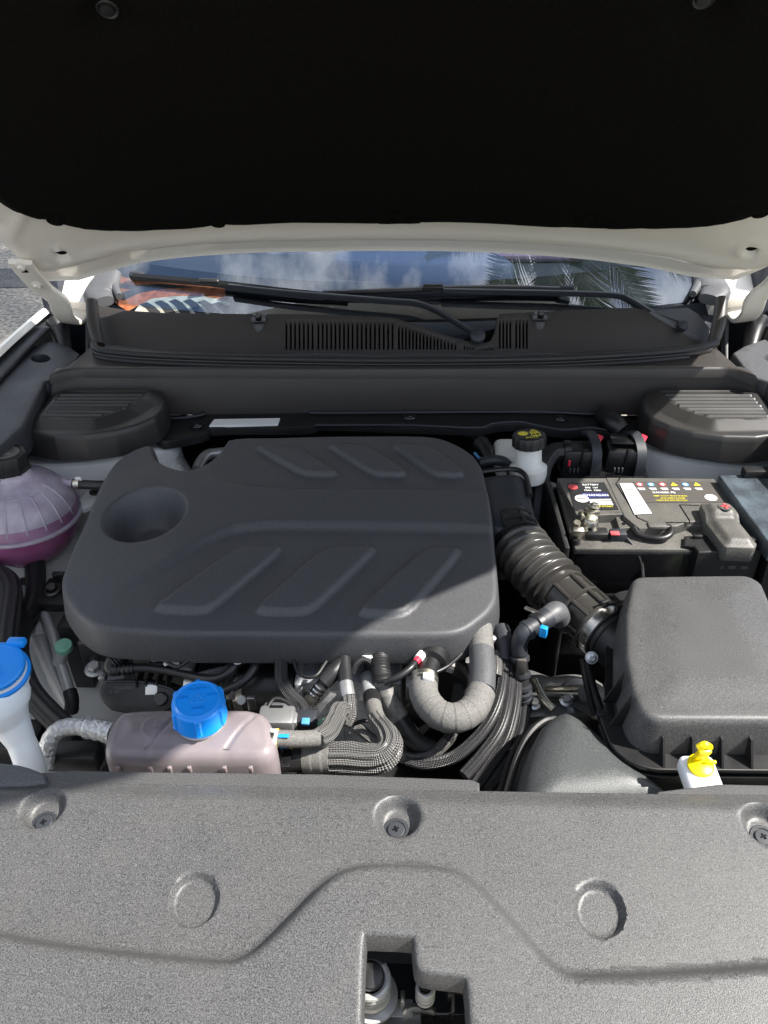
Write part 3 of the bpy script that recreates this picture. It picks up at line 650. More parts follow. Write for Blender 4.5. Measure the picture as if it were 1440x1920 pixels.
ss = thing('bonnet_seal', 'long curved rubber seal along the front foot of the cowl', 'rubber seal', (XC, 1.45, 1.0))
sp = [(176, 645), (182, 655), (215, 661), (300, 667), (450, 672), (620, 675), (755, 676), (900, 675), (1050, 672), (1200, 664), (1290, 656), (1332, 647), (1342, 640)]
obj('lip', sweep([tuple(hit(a, b, const(1.008))) for a, b in sp], .0075, 10, 8), 'rubber', ss)
obj('base_bead', sweep([tuple(hit(a, b+7, const(1.0))) for a, b in sp[:-1]], .0065, 10, 8), 'cowl_plastic', ss)
obj('base_bead', sweep([tuple(hit(a, b+14, const(.996))) for a, b in sp[1:-2]], .006, 10, 8), 'rubber', ss)
# ------------------------------------------------------------------ wipers
def wiper(label, arm, blade, piv, clip, pk):
    r = thing('wiper', label, 'wiper', tuple(hit(*piv, zgo(.02))), 'windscreen wipers')
    sec = [(-1, -.5), (-.55, .5), (.55, .5), (1, -.5)]; sec = [tuple(q) for q in rnd(np.array(sec), 1)]
    A = [tuple(hit(a, b, zgo(h))) for a, b, h in arm]
    obj('arm', sweep(A, .0095, section=sec, res=6, up0=(0, -.5, .86)), 'slate_plastic', r, 50)
    B = [tuple(hit(a, b, zgo(h))) for a, b, h in blade]
    obj('blade', sweep(B, .0068, section=[(-1, -.3), (-.5, .9), (.4, .9), (1, -.1), (.4, -.6)], res=6, up0=(0, -.5, .86)), 'black_plastic', r, 50)
    obj('rubber_strip', sweep([tuple(hit(a, b+5, zgo(h*.35))) for a, b, h in blade], .005, 6, 4), 'rubber', r)
    p = hit(*piv, zgo(.03)); obj('pivot_cap', lathe([(.0150*pk, -.012), (.0150*pk, .001), (.0135*pk, .0035), (.006*pk, .005), (0, .005)], p, (0, -.75, .66)), 'slate_plastic', r, 50)
    p = hit(*clip, zgo(.021)); obj('blade_clip', MB().add(rbox(p, (.052, .013, .013), .003, ((1, .0, -.02), (0, .86, .5)), .82)), 'black_plastic', r)
    p = Vector(B[0]); obj('blade_tip', rbox(p+Vector((.012, 0, .001)), (.032, .014, .011), .003, ((1, 0, -.03), (0, .86, .5))), 'slate_plastic', r)
wiper('wiper pivoting in the notch of the cowl with its tip over the orange reflection sheet', [(896, 628, .026), (862, 608, .028), (815, 580, .028), (780, 568, .026), (745, 565, .024), (640, 557, .023), (520, 547, .021), (430, 537, .019)], [(246, 516, .012), (330, 523, .015), (420, 531, .016), (540, 545, .014), (650, 556, .010)], (896, 629), (392, 528), 1.)
wiper('wiper lying under the palm reflections, pivot by the grass side', [(1278, 609, .012), (1225, 588, .016), (1180, 562, .020), (1150, 553, .024), (1050, 549, .022), (940, 547, .021), (830, 545, .019)], [(1052, 543, .015), (950, 540, .016), (840, 541, .017), (720, 546, .015), (606, 550, .010)], (1281, 610), (812, 539), .7)
# ================================================================== plenum shelf, wall and lip
pl = thing('plenum_panel', 'wide black scuttle shelf and upright wall behind the engine', 'scuttle panel', (XC, 1.39, .95))
sh = dens(HP([(100, 704), (142, 691), (300, 689.5), (755, 689), (1368, 691), (1412, 707), (1390, 690), (1345, 650), (1320, 640), (1200, 650), (755, 660), (300, 652), (200, 640), (176, 640), (150, 664)], const(1.0)), .02)
obj('shelf', relief(sh, lambda x, y: .994+.012*sst(1.40-y, -.03, 0), .02, [(.003, -.0012), (.005, -.005), (.006, -.02)]), 'cowl_plastic', pl, 50, weld=True)
top = HP([(98, 705), (142, 693), (300, 691), (755, 690.5), (1366, 692), (1414, 708)], const(.998)); bot = HP([(98, 790), (142, 782), (300, 778), (755, 772), (1366, 780), (1414, 790)], const(.905))
v = []; f = []
for a, b in zip(top, bot):
    for k in range(6): t_ = k/5; v.append((a[0]*(1-t_)+b[0]*t_, a[1]*(1-t_)+b[1]*t_-.004*math.sin(math.pi*t_), .998-(.093)*t_))
for i in range(5):
    for k in range(5): a = i*6+k; f.append((a, a+1, a+7, a+6))
obj('wall', (v, f), 'cowl_plastic', pl, 60)
lipz = const(.905)
lp = HP([(250, 788), (330, 783), (382, 777), (392, 771), (575, 769.5), (586, 774), (755, 772), (1000, 771), (1125, 775), (1150, 780), (1230, 792), (1200, 818), (1160, 812), (1100, 802), (1060, 806), (1020, 800), (975, 791), (930, 794), (900, 802), (880, 800), (760, 797), (600, 790), (585, 797), (573, 799), (392, 799), (386, 812), (330, 823), (300, 826), (290, 812), (250, 806)], lipz)
lp2 = HP([(380, 775), (575, 771), (588, 776), (1130, 778), (1128, 775), (600, 770), (390, 769)], lipz)
obj('lip', relief(dens(rnd(lp, 1), .014), lambda x, y: .905+0*x, .03, [(.0022, -.001), (.003, -.004), (.003, -.018)]), 'black_plastic', pl, 50, weld=True)
obj('lip_bead', sweep([tuple(hit(a, b, const(.909))) for a, b in ((316, 784), (345, 783), (382, 777), (394, 771.5), (574, 770), (590, 774), (760, 773), (1000, 772), (1120, 776), (1135, 770))], .0028, 8, 6), 'slate_plastic', pl)
obj('lip_bead', sweep([tuple(hit(a, b, const(.906))) for a, b in ((590, 797), (760, 797), (890, 802), (925, 794), (975, 791), (1020, 800), (1060, 806), (1110, 802), (1165, 812))], .0026, 8, 6), 'slate_plastic', pl)
obj('hose_arch', sweep([tuple(hit(1130, 776, const(.92))), tuple(hit(1150, 792, const(.925))), tuple(hit(1165, 808, const(.915)))], [.017, .019, .018], 14, 6), 'black_plastic', pl)
for (a, b) in ((368, 797), (768, 781), (1052, 784)):
    p = hit(a, b, const(.907)); q = obj('clip', lathe([(.0135, 0), (.0125, .0022), (.009, .0022), (.0085, .0008), (.0075, .0035), (0, .004)], p, (0, 0, 1), 24), 'gloss_black', pl, 30)
st = HP([(402, 785.5), (524, 783.5), (520, 795), (393, 797)], const(.909)); st2 = plate(dens(st, .05), .904, .9085, .0006)
tag(obj('label_strip', st2, 'label_white', None), 'narrow blank white sticker on the lip behind the engine cover', 'sticker')
# ================================================================== strut tower caps
def strut_cap(mirrored, label):
    f = (lambda q: mirg(asMB(q))) if mirrored else asMB
    px = [(50, 808), (70, 778), (114, 731), (282, 730.5), (300, 738), (305, 752), (301, 766), (286, 783), (255, 797), (214, 808), (160, 815), (104, 816)]
    o = dens(rnd(fillet(ccw(HP(px, const(.955))), .012), 2, .25), .005); c = o.mean(0)
    t_ = thing('strut_cap', label, 'strut cover', (2*XC-c[0] if mirrored else c[0], c[1], .9), 'strut tower covers')
    gp = fillet(ccw(HP([(74, 781), (117, 732), (279, 731.5), (266, 745), (240, 762), (212, 773), (176, 783)], const(.97))), .006); yb = [738+k*6.2 for k in range(8)]
    gy = [hit(170, b, const(.972))[1] for b in yb]
    def hf(x, y):
        P = np.stack([x, y], 1); dg = sdist(P, gp); z = .970-.013*np.clip(-dg/.028, 0, 1)-.0022*sst(dg, -.001, .0015)
        for q in gy: z = z+.0034*(1-sst(np.abs(y-q), .0014, .0030))*sst(dg, .001, .004)
        return z
    obj('top', f(relief(o, hf, .0030, [(.0025, -.001), (.0045, -.004), (.006, -.012), (.009, -.05)])), 'cap_plastic', t_, 40, weld=True)
    o2 = dens(ccw(rnd(HP([(45, 822), (60, 800), (118, 760), (290, 765), (312, 792), (292, 812), (240, 826), (190, 841), (140, 843), (80, 838)], const(.905)), 2)), .01)
    obj('skirt', f(relief(o2, lambda x, y: .900+0*x, .05, [(.003, -.001), (.005, -.004), (.006, -.012), (.003, -.013), (.004, -.03)])), 'cap_plastic', t_, 50, weld=True)
    return t_
c1 = strut_cap(False, 'ribbed black strut cover behind the pink round tank'); c2 = strut_cap(True, 'ribbed black strut cover behind the battery')
# ------------------------------------------------------------------ wing-side trims, wings
def wing(mirrored, label1, label2):
    f = (lambda q: mirg(asMB(q))) if mirrored else asMB
    X = (lambda x: 2*XC-x) if mirrored else (lambda x: x)
    zt = lambda x, y: .985
    px = [(-60, 742), (0, 690), (40, 655), (95, 640), (128, 652), (146, 664), (112, 706), (80, 715), (52, 770), (38, 800), (0, 835), (-200, 1000), (-260, 940)]
    o = HP(px, const(.985)); hl = HP(ell(76, 672, 19, 8, 0), const(.985))
    t_ = thing('wing_trim', label1, 'trim panel', (X(-.80), 1.35, .95), 'trims along the wing tops')
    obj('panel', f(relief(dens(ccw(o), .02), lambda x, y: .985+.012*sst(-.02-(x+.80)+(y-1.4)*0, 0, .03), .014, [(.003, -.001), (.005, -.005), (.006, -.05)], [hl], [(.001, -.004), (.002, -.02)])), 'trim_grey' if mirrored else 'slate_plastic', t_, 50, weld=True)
    obj('raised_edge', f(sweep([(-.812, .75, .970), (-.812, 1.1, .986), tuple(hit(-2, 694, const(.992))), tuple(hit(50, 642, const(.997))), tuple(hit(94, 606, const(1.0)))], [.024, .024, .022, .020, .014], section=[tuple(c) for c in rnd(np.array([(-.35, -1), (.35, -1), (.35, 1), (-.35, 1)]), 2)], res=6, up0=(0, 0, 1))), 'slate_plastic', t_)
    obj('end_wall', f(sweep([tuple(hY(102, 600, 1.66)), tuple(hY(114, 625, 1.64)), tuple(hY(122, 660, 1.60))], [.02, .02, .016], 10, 5)), 'black_plastic', t_)
    wg = thing('front_wing', label2, 'car wing', (X(-.93), 1.2, .8), 'front wings of the car')
    v = []; fc = []; ys = np.linspace(.2, 1.95, 24); sec = [(-.830, -.006), (-.836, .004), (-.846, .003), (-.860, -.010), (-.88, -.05), (-.89, -.15), (-.885, -.4)]
    e0 = hit(48, 620, const(1.02)); 
    for y in ys:
        b = -.018*((y-1.2)/.7)**2*(y < 1.2)-.0
        inn = .16*sst(np.array(y), 1.45, 1.95)*.6
        for a, z in sec: v.append((a+.0+(.045*(1-sst(np.array(y), .5, 1.2)) if False else 0)+(.018 if y > 1.55 else 0)*0+inn*.0, y, 1.0+b*2+z+.02*sst(np.array(y), 1.0, 1.6)))
    n = len(sec)
    for i in range(len(ys)-1):
        for k in range(n-1): a = i*n+k; fc.append((a, a+1, a+n+1, a+n))
    obj('skin', f((v, fc)), 'white_paint', wg, 60)
    return t_
wing(False, 'black trim along the wing top beside the asphalt', 'white front wing beside the asphalt'); wing(True, 'black trim along the wing top beside the grass', 'white front wing beside the grass')
# ================================================================== engine bay shell
def frames(P, res, up0=(0, 0, 1)):
    pts, par = cr_spline(P, res); n = len(pts); T = [pts[min(i+1, n-1)]-pts[max(i-1, 0)] for i in range(n)]; T = [x/np.linalg.norm(x) for x in T]
    N = np.array(up0, float); out = []
    for i in range(n): N = N-T[i]*(N@T[i]); N = N/np.linalg.norm(N); out.append((pts[i], T[i], N, np.cross(T[i], N)))
    return out
bay = thing('engine_bay', 'white painted inner wings and black bulkhead around the engine', 'engine bay', (XC, .95, .5))
for s in (False, True):
    f = (lambda q: mirg(asMB(q))) if s else asMB
    v = []; fc = []; ys = np.linspace(.45, 1.36, 14); cs = [(-.93, .955), (-.80, .93), (-.735, .86), (-.66, .73), (-.59, .655), (-.53, .62), (-.47, .575), (-.44, .36)]
    for y in ys:
        for x, z in cs: v.append((x+.03*math.sin(y*7)*(x > -.7), y, z-.14*sst(np.array(1.0-y), 0, .4)*(z < .9)+.012*math.sin(y*19+x*30)))
    n = len(cs)
    for i in range(len(ys)-1):
        for k in range(n-1): a = i*n+k; fc.append((a, a+1, a+n+1, a+n))
    obj('inner_wing', f((v, fc)), 'apron_paint', bay, 60)
    o = HP([(-40, 850), (60, 830), (150, 838), (300, 800), (330, 830), (260, 850), (215, 858), (140, 868), (20, 872)], const(.885))
    obj('strut_tower', f(relief(dens(ccw(rnd(o, 1)), .02), lambda x, y: .885+0*x, .05, [(.006, -.003), (.009, -.01), (.014, -.09), (.03, -.20)])), 'apron_paint', bay, 60)
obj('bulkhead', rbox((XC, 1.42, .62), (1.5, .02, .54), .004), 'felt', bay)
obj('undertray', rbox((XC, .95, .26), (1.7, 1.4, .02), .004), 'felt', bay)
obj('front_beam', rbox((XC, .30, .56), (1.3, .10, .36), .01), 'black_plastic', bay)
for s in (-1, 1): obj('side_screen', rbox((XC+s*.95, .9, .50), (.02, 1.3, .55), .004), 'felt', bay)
eng = thing('engine_block', 'dark engine block and fittings under the engine cover', 'engine', (-.17, .98, .45))
obj('block', rbox((-.17, 1.04, .60), (.56, .42, .36), .03), 'black_plastic', eng)
obj('gearbox', MB().add(rbox((.26, .78, .52), (.30, .30, .22), .06)).add(lathe([(.10, 0), (.12, .03), (.10, .10), (.0, .12)], (.20, .74, .60), (.1, -.3, 1))), 'dark_steel', eng)
obj('sump', rbox((-.15, .74, .46), (.55, .20, .2), .03), 'black_plastic', eng)
obj('bell_housing', sweep(H3([(985, 1290, .68), (1030, 1305, .69), (1075, 1300, .68), (1110, 1310, .66)]), .03, 14, 6), 'pewter', eng)
obj('cable_rod', sweep(H3([(960, 1296, .74), (1000, 1303, .74), (1080, 1306, .73)]), .008, 10, 4), 'zinc', eng)
obj('cable_rod', sweep(H3([(1002, 1275, .75), (1018, 1308, .745), (1038, 1330, .74)]), .006, 10, 4), 'zinc', eng)
obj('rear_pipe', sweep(H3([(370, 880, .86), (385, 856, .87), (410, 850, .87), (470, 846, .87)]), .011, 12, 6), 'pewter', eng)
obj('rear_pipe', sweep(H3([(318, 835, .86), (325, 862, .84), (345, 895, .82)]), .022, 12, 6), 'foil', eng)
# ================================================================== engine cover
ze = lambda x, y: .917+.06*(y-.74)
EP = lambda px: HP(px, ze)
ec_px = [(437, 823), (620, 818), (790, 816), (826, 820), (858, 833), (886, 852), (898, 872), (904, 900), (914, 960), (922, 1040), (925, 1095), (922, 1118), (908, 1138), (872, 1166), (846, 1175), (800, 1178), (500, 1178), (215, 1176), (180, 1168), (150, 1145), (126, 1110), (123, 1082), (140, 1035), (168, 975), (190, 915), (218, 868), (250, 846), (281, 836), (280, 851), (288, 865), (308, 878), (335, 886), (360, 885), (388, 876), (408, 862), (424, 843)]
ec = ccw(EP(ec_px)); ec = dens(rnd(ec, 2, .2), .0045)
isl = [[(474, 838), (553, 838), (573, 847), (638, 886), (628, 894), (572, 893), (552, 884), (486, 846)], [(608, 835), (680, 833), (700, 842), (766, 884), (758, 893), (706, 893), (688, 885), (620, 843)], [(730, 834), (800, 833), (823, 843), (874, 884), (866, 893), (820, 892), (800, 882), (740, 842)],
       [(286, 1148), (300, 1129), (420, 1040), (450, 1024), (528, 1022), (533, 1030), (404, 1138), (380, 1149)], [(476, 1150), (490, 1126), (590, 1040), (620, 1023), (702, 1022), (707, 1031), (594, 1140), (566, 1152)], [(668, 1153), (680, 1130), (778, 1040), (806, 1024), (863, 1023), (867, 1032), (772, 1145), (744, 1155)]]
isl = [ccw(rnd(EP(q), 2, .2)) for q in isl]
up_p = EP([(330, 888), (375, 891), (420, 905), (470, 914), (540, 919), (910, 920), (1050, 920), (1050, 760), (400, 760), (437, 823), (424, 843), (400, 866), (370, 884)])
lw_p = EP([(1050, 996), (918, 995), (500, 993), (440, 999), (385, 1022), (330, 1056), (250, 1105), (170, 1160), (150, 1260), (1050, 1260)])
cup = EP(ell(271, 966, 80, 47, -.30))
cupc = cup.mean(0); oc_x0, oc_x1 = EP([(150, 1110)])[0][0], EP([(430, 1010)])[0][0]
def hf_ec(x, y):
    P = np.stack([x, y], 1); z = ze(x, y)+.010*(1-((x+.17)/.33)**2)*.5
    z = z-.0065*sst(sdist(P, ccw(up_p)), -.0015, .0035)*sst(x, -.36, -.24)
    z = z-.0085*sst(sdist(P, ccw(lw_p)), -.021, .0012)*sst(x, oc_x0+.03, oc_x1)
    for q in isl: z = z+.0085*np.clip((sdist(P, q)+.0005)/.0072, 0, 1)
    d = sdist(P, cup); z = z-.060*sst(d, -.004, .034)**.8
    return z
ecv = thing('engine_cover', 'large matt black engine cover with slanted raised bars and a round hollow', 'engine cover', (-.18, .98, .90))
obj('shell', relief(ec, hf_ec, .0029, [(.002, -.0005), (.0044, -.002), (.0062, -.0048), (.0074, -.009), (.0125, -.044), (.012, -.048), (.006, -.048)], extra=[e for k in isl for e in crease(k, .0005, -.0033, -.0067)]), 'cover_plastic', ecv, 60, weld=True)
# ================================================================== duct beside the cover, intake hose
ad = thing('intake_duct', 'smooth slate black air duct butting against the side of the engine cover', 'air duct', tuple(hit(950, 930, .88)))
o = dens(ccw(rnd(HP([(896, 893), (940, 887), (974, 887), (984, 900), (990, 935), (999, 972), (990, 980), (930, 984), (900, 960)], const(.915)), 2)), .01)
obj('body', relief(o, lambda x, y: .910+.006*sst(sdist(np.stack([x, y], 1), o), 0, .02), .01, [(.003, -.001), (.006, -.004), (.008, -.01), (.010, -.06), (.008, -.10)]), 'slate_plastic', ad, 50, weld=True)
rim = [hit(a, b, const(.912)) for a, b in ((893, 886), (930, 881), (965, 880), (983, 889), (990, 908), (994, 930))]
obj('rim', sweep([tuple(p) for p in rim], .0045, 8, 6), 'black_plastic', ad)
ih = thing('intake_hose', 'ribbed rubber air intake hose with bellows, joining duct and air box', 'intake hose', tuple(hit(1020, 1080, .86)))
pth = [tuple(hit(*q)) for q in ((957, 985, .882), (972, 1018, .880), (1000, 1060, .876), (1040, 1100, .872), (1085, 1143, .868), (1122, 1176, .864), (1150, 1200, .862))]
fr_ = frames(pth, 30); S = [0]
for i in range(1, len(fr_)): S.append(S[-1]+np.linalg.norm(fr_[i][0]-fr_[i-1][0]))
tot = S[-1]; sb0, sb1 = tot*.19, tot*.585
def rad_ih(s, t_):
    if s < sb0: return .0355+.004*(.5+.5*math.tanh((sb0*.45-s)/.002)) 
    if s < sb1: return .0405+.0052*math.sin((s-sb0)/(sb1-sb0)*2*math.pi*6.5-math.pi/2)
    return .0375-.0025*(s-sb1)/(tot-sb1)
obj('bellows', sweep(pth, rad_ih, 40, 44), 'bellows_rubber', ih, 70)
def ring_at(u, r, w_, name, m, prof=None):
    i = min(range(len(S)), key=lambda k: abs(S[k]-u*tot)); p, T, N, B = fr_[i]
    return obj(name, lathe(prof or [(r-.004, -w_), (r, -w_*.7), (r, w_*.7), (r-.004, w_)], p, T, 40), m, ih, 50)
for u in (.63, .76, .885): ring_at(u, .0415, .0028, 'ring_rib', 'bellows_rubber')
for u in (.035, .10, .165): ring_at(u, .0415, .0026, 'ring_rib', 'rubber')
for a in (-1.0, -.2, .6, 1.4):
    ln = [tuple(fr_[i][0]+.0385*(math.cos(a)*fr_[i][2]+math.sin(a)*fr_[i][3])) for i in range(len(S)) if .62*tot < S[i] < .89*tot]
    obj('long_rib', sweep(ln[::3], .0032, 6, 2), 'bellows_rubber', ih)
    ln = [tuple(fr_[i][0]+.0395*(math.cos(a)*fr_[i][2]+math.sin(a)*fr_[i][3])) for i in range(len(S)) if .04*tot < S[i] < .17*tot]
    obj('long_rib', sweep(ln[::3], .0030, 6, 2), 'rubber', ih)
cb = ring_at(.925, .0, .0, 'clamp_band', 'steel', [(.0365, -.0075), (.0382, -.0075), (.0382, .0075), (.0365, .0075)])
i = min(range(len(S)), key=lambda k: abs(S[k]-.925*tot)); p, T, N, B = [Vector(q) for q in fr_[i]]
for k in range(12):
    a = 1.75+k*.075
    d = N*math.cos(a)+B*math.sin(a); e = N*-math.sin(a)+B*math.cos(a)
    obj('clamp_thread', rbox(p+d*.0388, (.0016, .0085, .0016), .0003, (e, T)), 'zinc', cb, 30)
for u in (.955, .985): ring_at(u, .0385, .002, 'ring_rib', 'rubber')
sc_p = hit(1109, 1233, .862); obj('clamp_screw', MB().add(lathe([(.0085, -.002), (.0085, .001), (.0062, .001), (.0062, .006), (.0035, .0065), (.0035, .005), (0, .005)], sc_p, (-.1, -.75, .5), 24)), 'steel', ih)
for q in ((1133, 1133, .905), (1160, 1142, .90)): obj('clip_tab', rbox(hit(*q), (.012, .006, .014), .0015, ((1, .5, 0), (-.5, 1, 0))), 'black_plastic', ih)
i = min(range(len(S)), key=lambda k: abs(S[k]-.70*tot)); p, T, N, B = [Vector(q) for q in fr_[i]]
# breather branch
br = thing('breather_pipe', 'grey elbow pipe with a blue clip plugged into the intake hose', 'breather pipe', tuple(hit(980, 1180, .88)))
pb = H3([(1042, 1148, .905), (1022, 1160, .905), (1000, 1174, .903), (982, 1186, .90), (974, 1205, .885), (974, 1225, .87)])
obj('elbow', sweep([tuple(q) for q in pb], [.0135, .0145, .0125, .0115, .0108, .0105], 20, 7), 'slate_plastic', br)
obj('collar', lathe([(.0135, -.006), (.0155, -.004), (.0155, .004), (.0135, .006)], pb[2]*.6+pb[1]*.4, pb[2]-pb[1], 24), 'black_plastic', br)
obj('collar', lathe([(.0125, -.004), (.0138, -.003), (.0138, .003), (.0125, .004)], pb[3]*.6+pb[2]*.4, pb[3]-pb[2], 24), 'slate_plastic', br)
obj('stub', sweep([tuple(pb[0]+Vector((.008, .012, -.02))), tuple(pb[0]), tuple(pb[1])], [.016, .0155, .0135], 20, 5), 'trim_grey', br)
obj('blue_clip', rbox(hit(1019, 1184, .912), (.010, .008, .016), .0015, ((1, -.5, 0), (.5, 1, 0))), 'blue_mark', br)
obj('wire_clip', sweep(H3([(986, 1140, .91), (1000, 1146, .915), (1010, 1152, .915)]), .003, 8, 4), 'zinc', br)
pd_ = H3([(974, 1222, .872), (977, 1260, .845), (980, 1296, .82), (984, 1325, .795), (978, 1345, .78)])
obj('tube', sweep([tuple(q) for q in pd_], .0098, 16, 6), 'rubber', br)
for u in (.08, .28, .45, .53, .61):
    k = u*(len(pd_)-1); a = int(k); q = pd_[a].lerp(pd_[a+1], k-a); obj('ring', lathe([(.0098, -.004), (.0128, -.0025), (.0128, .0025), (.0098, .004)], q, pd_[a+1]-pd_[a], 20), 'slate_plastic', br)
obj('tube_tag', rbox(hit(977, 1252, .862), (.012, .004, .030), .001), 'label_grey', br)
# ================================================================== air box
ab = thing('air_filter_box', 'big grained grey black air filter box with ribbed flange', 'air box', tuple(hit(1330, 1210, .85)))
A_o = dens(fillet(ccw(HP([(1197, 1083), (1300, 1081), (1402, 1080), (1420, 1090), (1436, 1128), (1560, 1339), (1400, 1338), (1217, 1337), (1197, 1290), (1185, 1228), (1184, 1150)], const(.948))), .016, 6), .006)
obj('lid', relief(A_o, lambda x, y: .946+.005*sst(sdist(np.stack([x, y], 1), A_o), 0, .06), .008, [(.003, -.0007), (.0055, -.0025), (.0075, -.006), (.0085, -.011), (.0145, -.049)]), 'grain_plastic', ab, 60, weld=True)
nrm = onorm(A_o); nl = np.where((nrm[:, :1] < -.6) & (A_o[:, 1:] > hit(1197, 1290, .948)[1]), nrm*.012, nrm*.034); fl = A_o+nrm*.016; yfr = fl[:, 1].min(); zfl = .898
obj('flange', plate(dens(A_o+nl, .02), zfl-.005, zfl, .0015), 'black_plastic', ab)
obj('flange_rim', plate(dens(A_o+nl, .02), zfl-.022, zfl-.012, .0015), 'black_plastic', ab)
obj('tray', relief(dens(A_o+nrm*.022, .02), const(zfl-.018), 5, [(0, -.001), (-.02, -.17)]), 'black_plastic', ab)
for x in (1242, 1297, 1352, 1407): 
    q = hY(x, 1412, yfr-.004); v = [(q[0]-.0012, yfr+.010, zfl+.026), (q[0]-.0012, yfr+.001, zfl+.026), (q[0]-.0012, yfr-.017, zfl), (q[0]-.0012, yfr+.010, zfl)]; v += [(a+.0024, b, c) for a, b, c in v]
    obj('gusset', (v, [(0, 1, 2, 3), (7, 6, 5, 4), (0, 4, 5, 1), (1, 5, 6, 2), (2, 6, 7, 3), (3, 7, 4, 0)]), 'black_plastic', ab)
lx = fl[:, 0].min()
for y in (1318, 1362):
    q = hit(1170, y, zfl); v = [(lx+.006, q[1], zfl+.05), (lx-.012, q[1], zfl), (lx+.006, q[1], zfl)]; v += [(a, b+.0024, c) for a, b, c in v]
    obj('gusset', (v, [(0, 1, 2), (5, 4, 3), (0, 3, 4, 1), (1, 4, 5, 2), (2, 5, 3, 0)]), 'black_plastic', ab)
q = hit(1394, 1434, .885); obj('lid_screw', MB().add(lathe([(.0105, -.02), (.0105, 0), (.0085, .0015), (.0065, .0015)], q, (0, -.1, 1), 24)).add(lathe([(.0062, 0), (.0062, .006), (0, .006)], q, (0, -.1, 1), 6)), 'black_plastic', ab, 30)
pt = [fr_[-1][0]-fr_[-1][1]*.005, fr_[-1][0]+fr_[-1][1]*.03, fr_[-1][0]+fr_[-1][1]*.09]
obj('inlet_port', sweep([tuple(x) for x in pt], .0365, 32, 4), 'black_plastic', ab)
obj('snap_clip', MB().add(sweep(H3([(1133, 1330, .84), (1150, 1333, .838), (1160, 1340, .835)]), .006, 8, 4)).add(rbox(hit(1135, 1340, .835), (.022, .014, .01), .003)), 'slate_plastic', ab)
# front scoop
sn = thing('air_scoop', 'rounded grey green black air scoop beside the air box', 'air scoop', tuple(hit(1090, 1430, .86)))
z0s = .845
so = dens(ccw(rnd(HP([(962, 1500), (968, 1462), (985, 1405), (1008, 1362), (1036, 1338), (1062, 1334), (1095, 1350), (1140, 1388), (1200, 1438), (1262, 1490), (1290, 1530), (1000, 1560), (958, 1540)], const(.868)), 2)), .008)
def hf_s(x, y): d = np.clip(sdist(np.stack([x, y], 1), so), 0, .05)/.05; return z0s+.052*np.sqrt(1-(1-d)**2+1e-6)
obj('shell', relief(so, hf_s, .006, [(.001, -.004), (.001, -.03), (-.02, -.15)]), 'duct_plastic', sn, 60, weld=True)
ridge = [tuple(hit(a, b, const(.868))+Vector((-.006, .004, -.012))) for a, b in ((960, 1490), (968, 1455), (984, 1402), (1006, 1360), (1034, 1336), (1064, 1331))]
obj('seam_bead', sweep([(a, b, c-.008) for a, b, c in ridge], .0045, 8, 6), 'rubber', sn); obj('seam_bead', sweep([(a-.007, b+.005, c-.022) for a, b, c in ridge], .0045, 8, 6), 'rubber', sn)
# white post with the yellow plug
wp = thing('filler_stub', 'white plastic filler stub with a bright yellow plug in front of the air box', 'filler', tuple(hit(1315, 1450, .92)))
Xw = (.97, .0, -.0)
q0, q1 = hit(1299, 1420, .925), hit(1316, 1492, .925); ya = (q1-q0); L_ = ya.length
obj('stub', rbox((q0+q1)/2+Vector((.006, -.002, -.009)), (.036, L_+.010, .022), .006, ((1, 0, 0), ya), 1, 3), 'white_plastic', wp, 60)
c = hit(1313, 1437, .928)
obj('plug', lathe([(.0135, 0), (.0135, .003), (.0115, .0045), (0, .0045)], c, (0, -.15, 1), 32), 'yellow_plastic', wp)
obj('plug_grip', MB().add(rbox(c+Vector((0, .004, .014)), (.014, .006, .022), .002, ((1, .15, 0), (0, .9, .3)))).add(sweep([tuple(c+Vector((-.006, .004, .024))), tuple(c+Vector((0, .004, .029))), tuple(c+Vector((.006, .005, .024)))], .004, 8, 4)).add(rbox(c+Vector((.009, 0, .007)), (.012, .003, .004), .001)), 'yellow_plastic', wp)
# ================================================================== battery
bt = thing('car_battery', 'black car battery with printed labels on its lid', 'battery', (.395, 1.07, .80))
bx0, bx1, by0, by1, bzt = .262, .535, .985, 1.166, .895
obj('case', rbox(((bx0+bx1)/2, (by0+by1)/2, bzt-.125), (bx1-bx0, by1-by0, .20), .004), 'gloss_black', bt)
obj('lid_base', rbox(((bx0+bx1)/2, (by0+by1)/2, bzt-.022), (bx1-bx0+.004, by1-by0+.004, .012), .003), 'battery_plastic', bt)
BP = lambda px, z=bzt: HP(px, const(z))
def bplate(name, px, z, th, m='battery_plastic', r=.0015): return obj(name, plate(dens(BP(px, z), .03), z-th, z, r), m, bt)
bplate('lid_plate', [(1047, 897), (1135, 897), (1168, 963), (1083, 966)], bzt, .022)
bplate('lid_plate', [(1138, 896), (1338, 898), (1384, 962), (1352, 974), (1290, 977), (1268, 985), (1200, 990), (1172, 968)], bzt+.001, .024)
gro = [tuple(Vector((*p, bzt+.0012))) for p in BP([(1162, 898), (1155, 908), (1195, 972), (1216, 981), (1294, 981), (1292, 976), (1274, 948), (1310, 949)])]
obj('groove', MB().add(sweep(gro, .0011, 6, 1)), 'gloss_black', bt)
bplate('lid_step', [(1150, 953), (1168, 953), (1188, 987), (1163, 990)], bzt-.006, .016); bplate('lid_step', [(1276, 949), (1318, 950), (1330, 983), (1264, 985)], bzt-.006, .016)
bplate('front_ledge', [(1092, 1010), (1300, 1010), (1300, 1024), (1095, 1024)], bzt-.020, .01)
hd = H3([(1188, 990, bzt-.004), (1200, 1003, bzt-.008), (1235, 1010, bzt-.008), (1255, 1003, bzt-.006), (1256, 990, bzt-.004), (1232, 985, bzt-.002)])
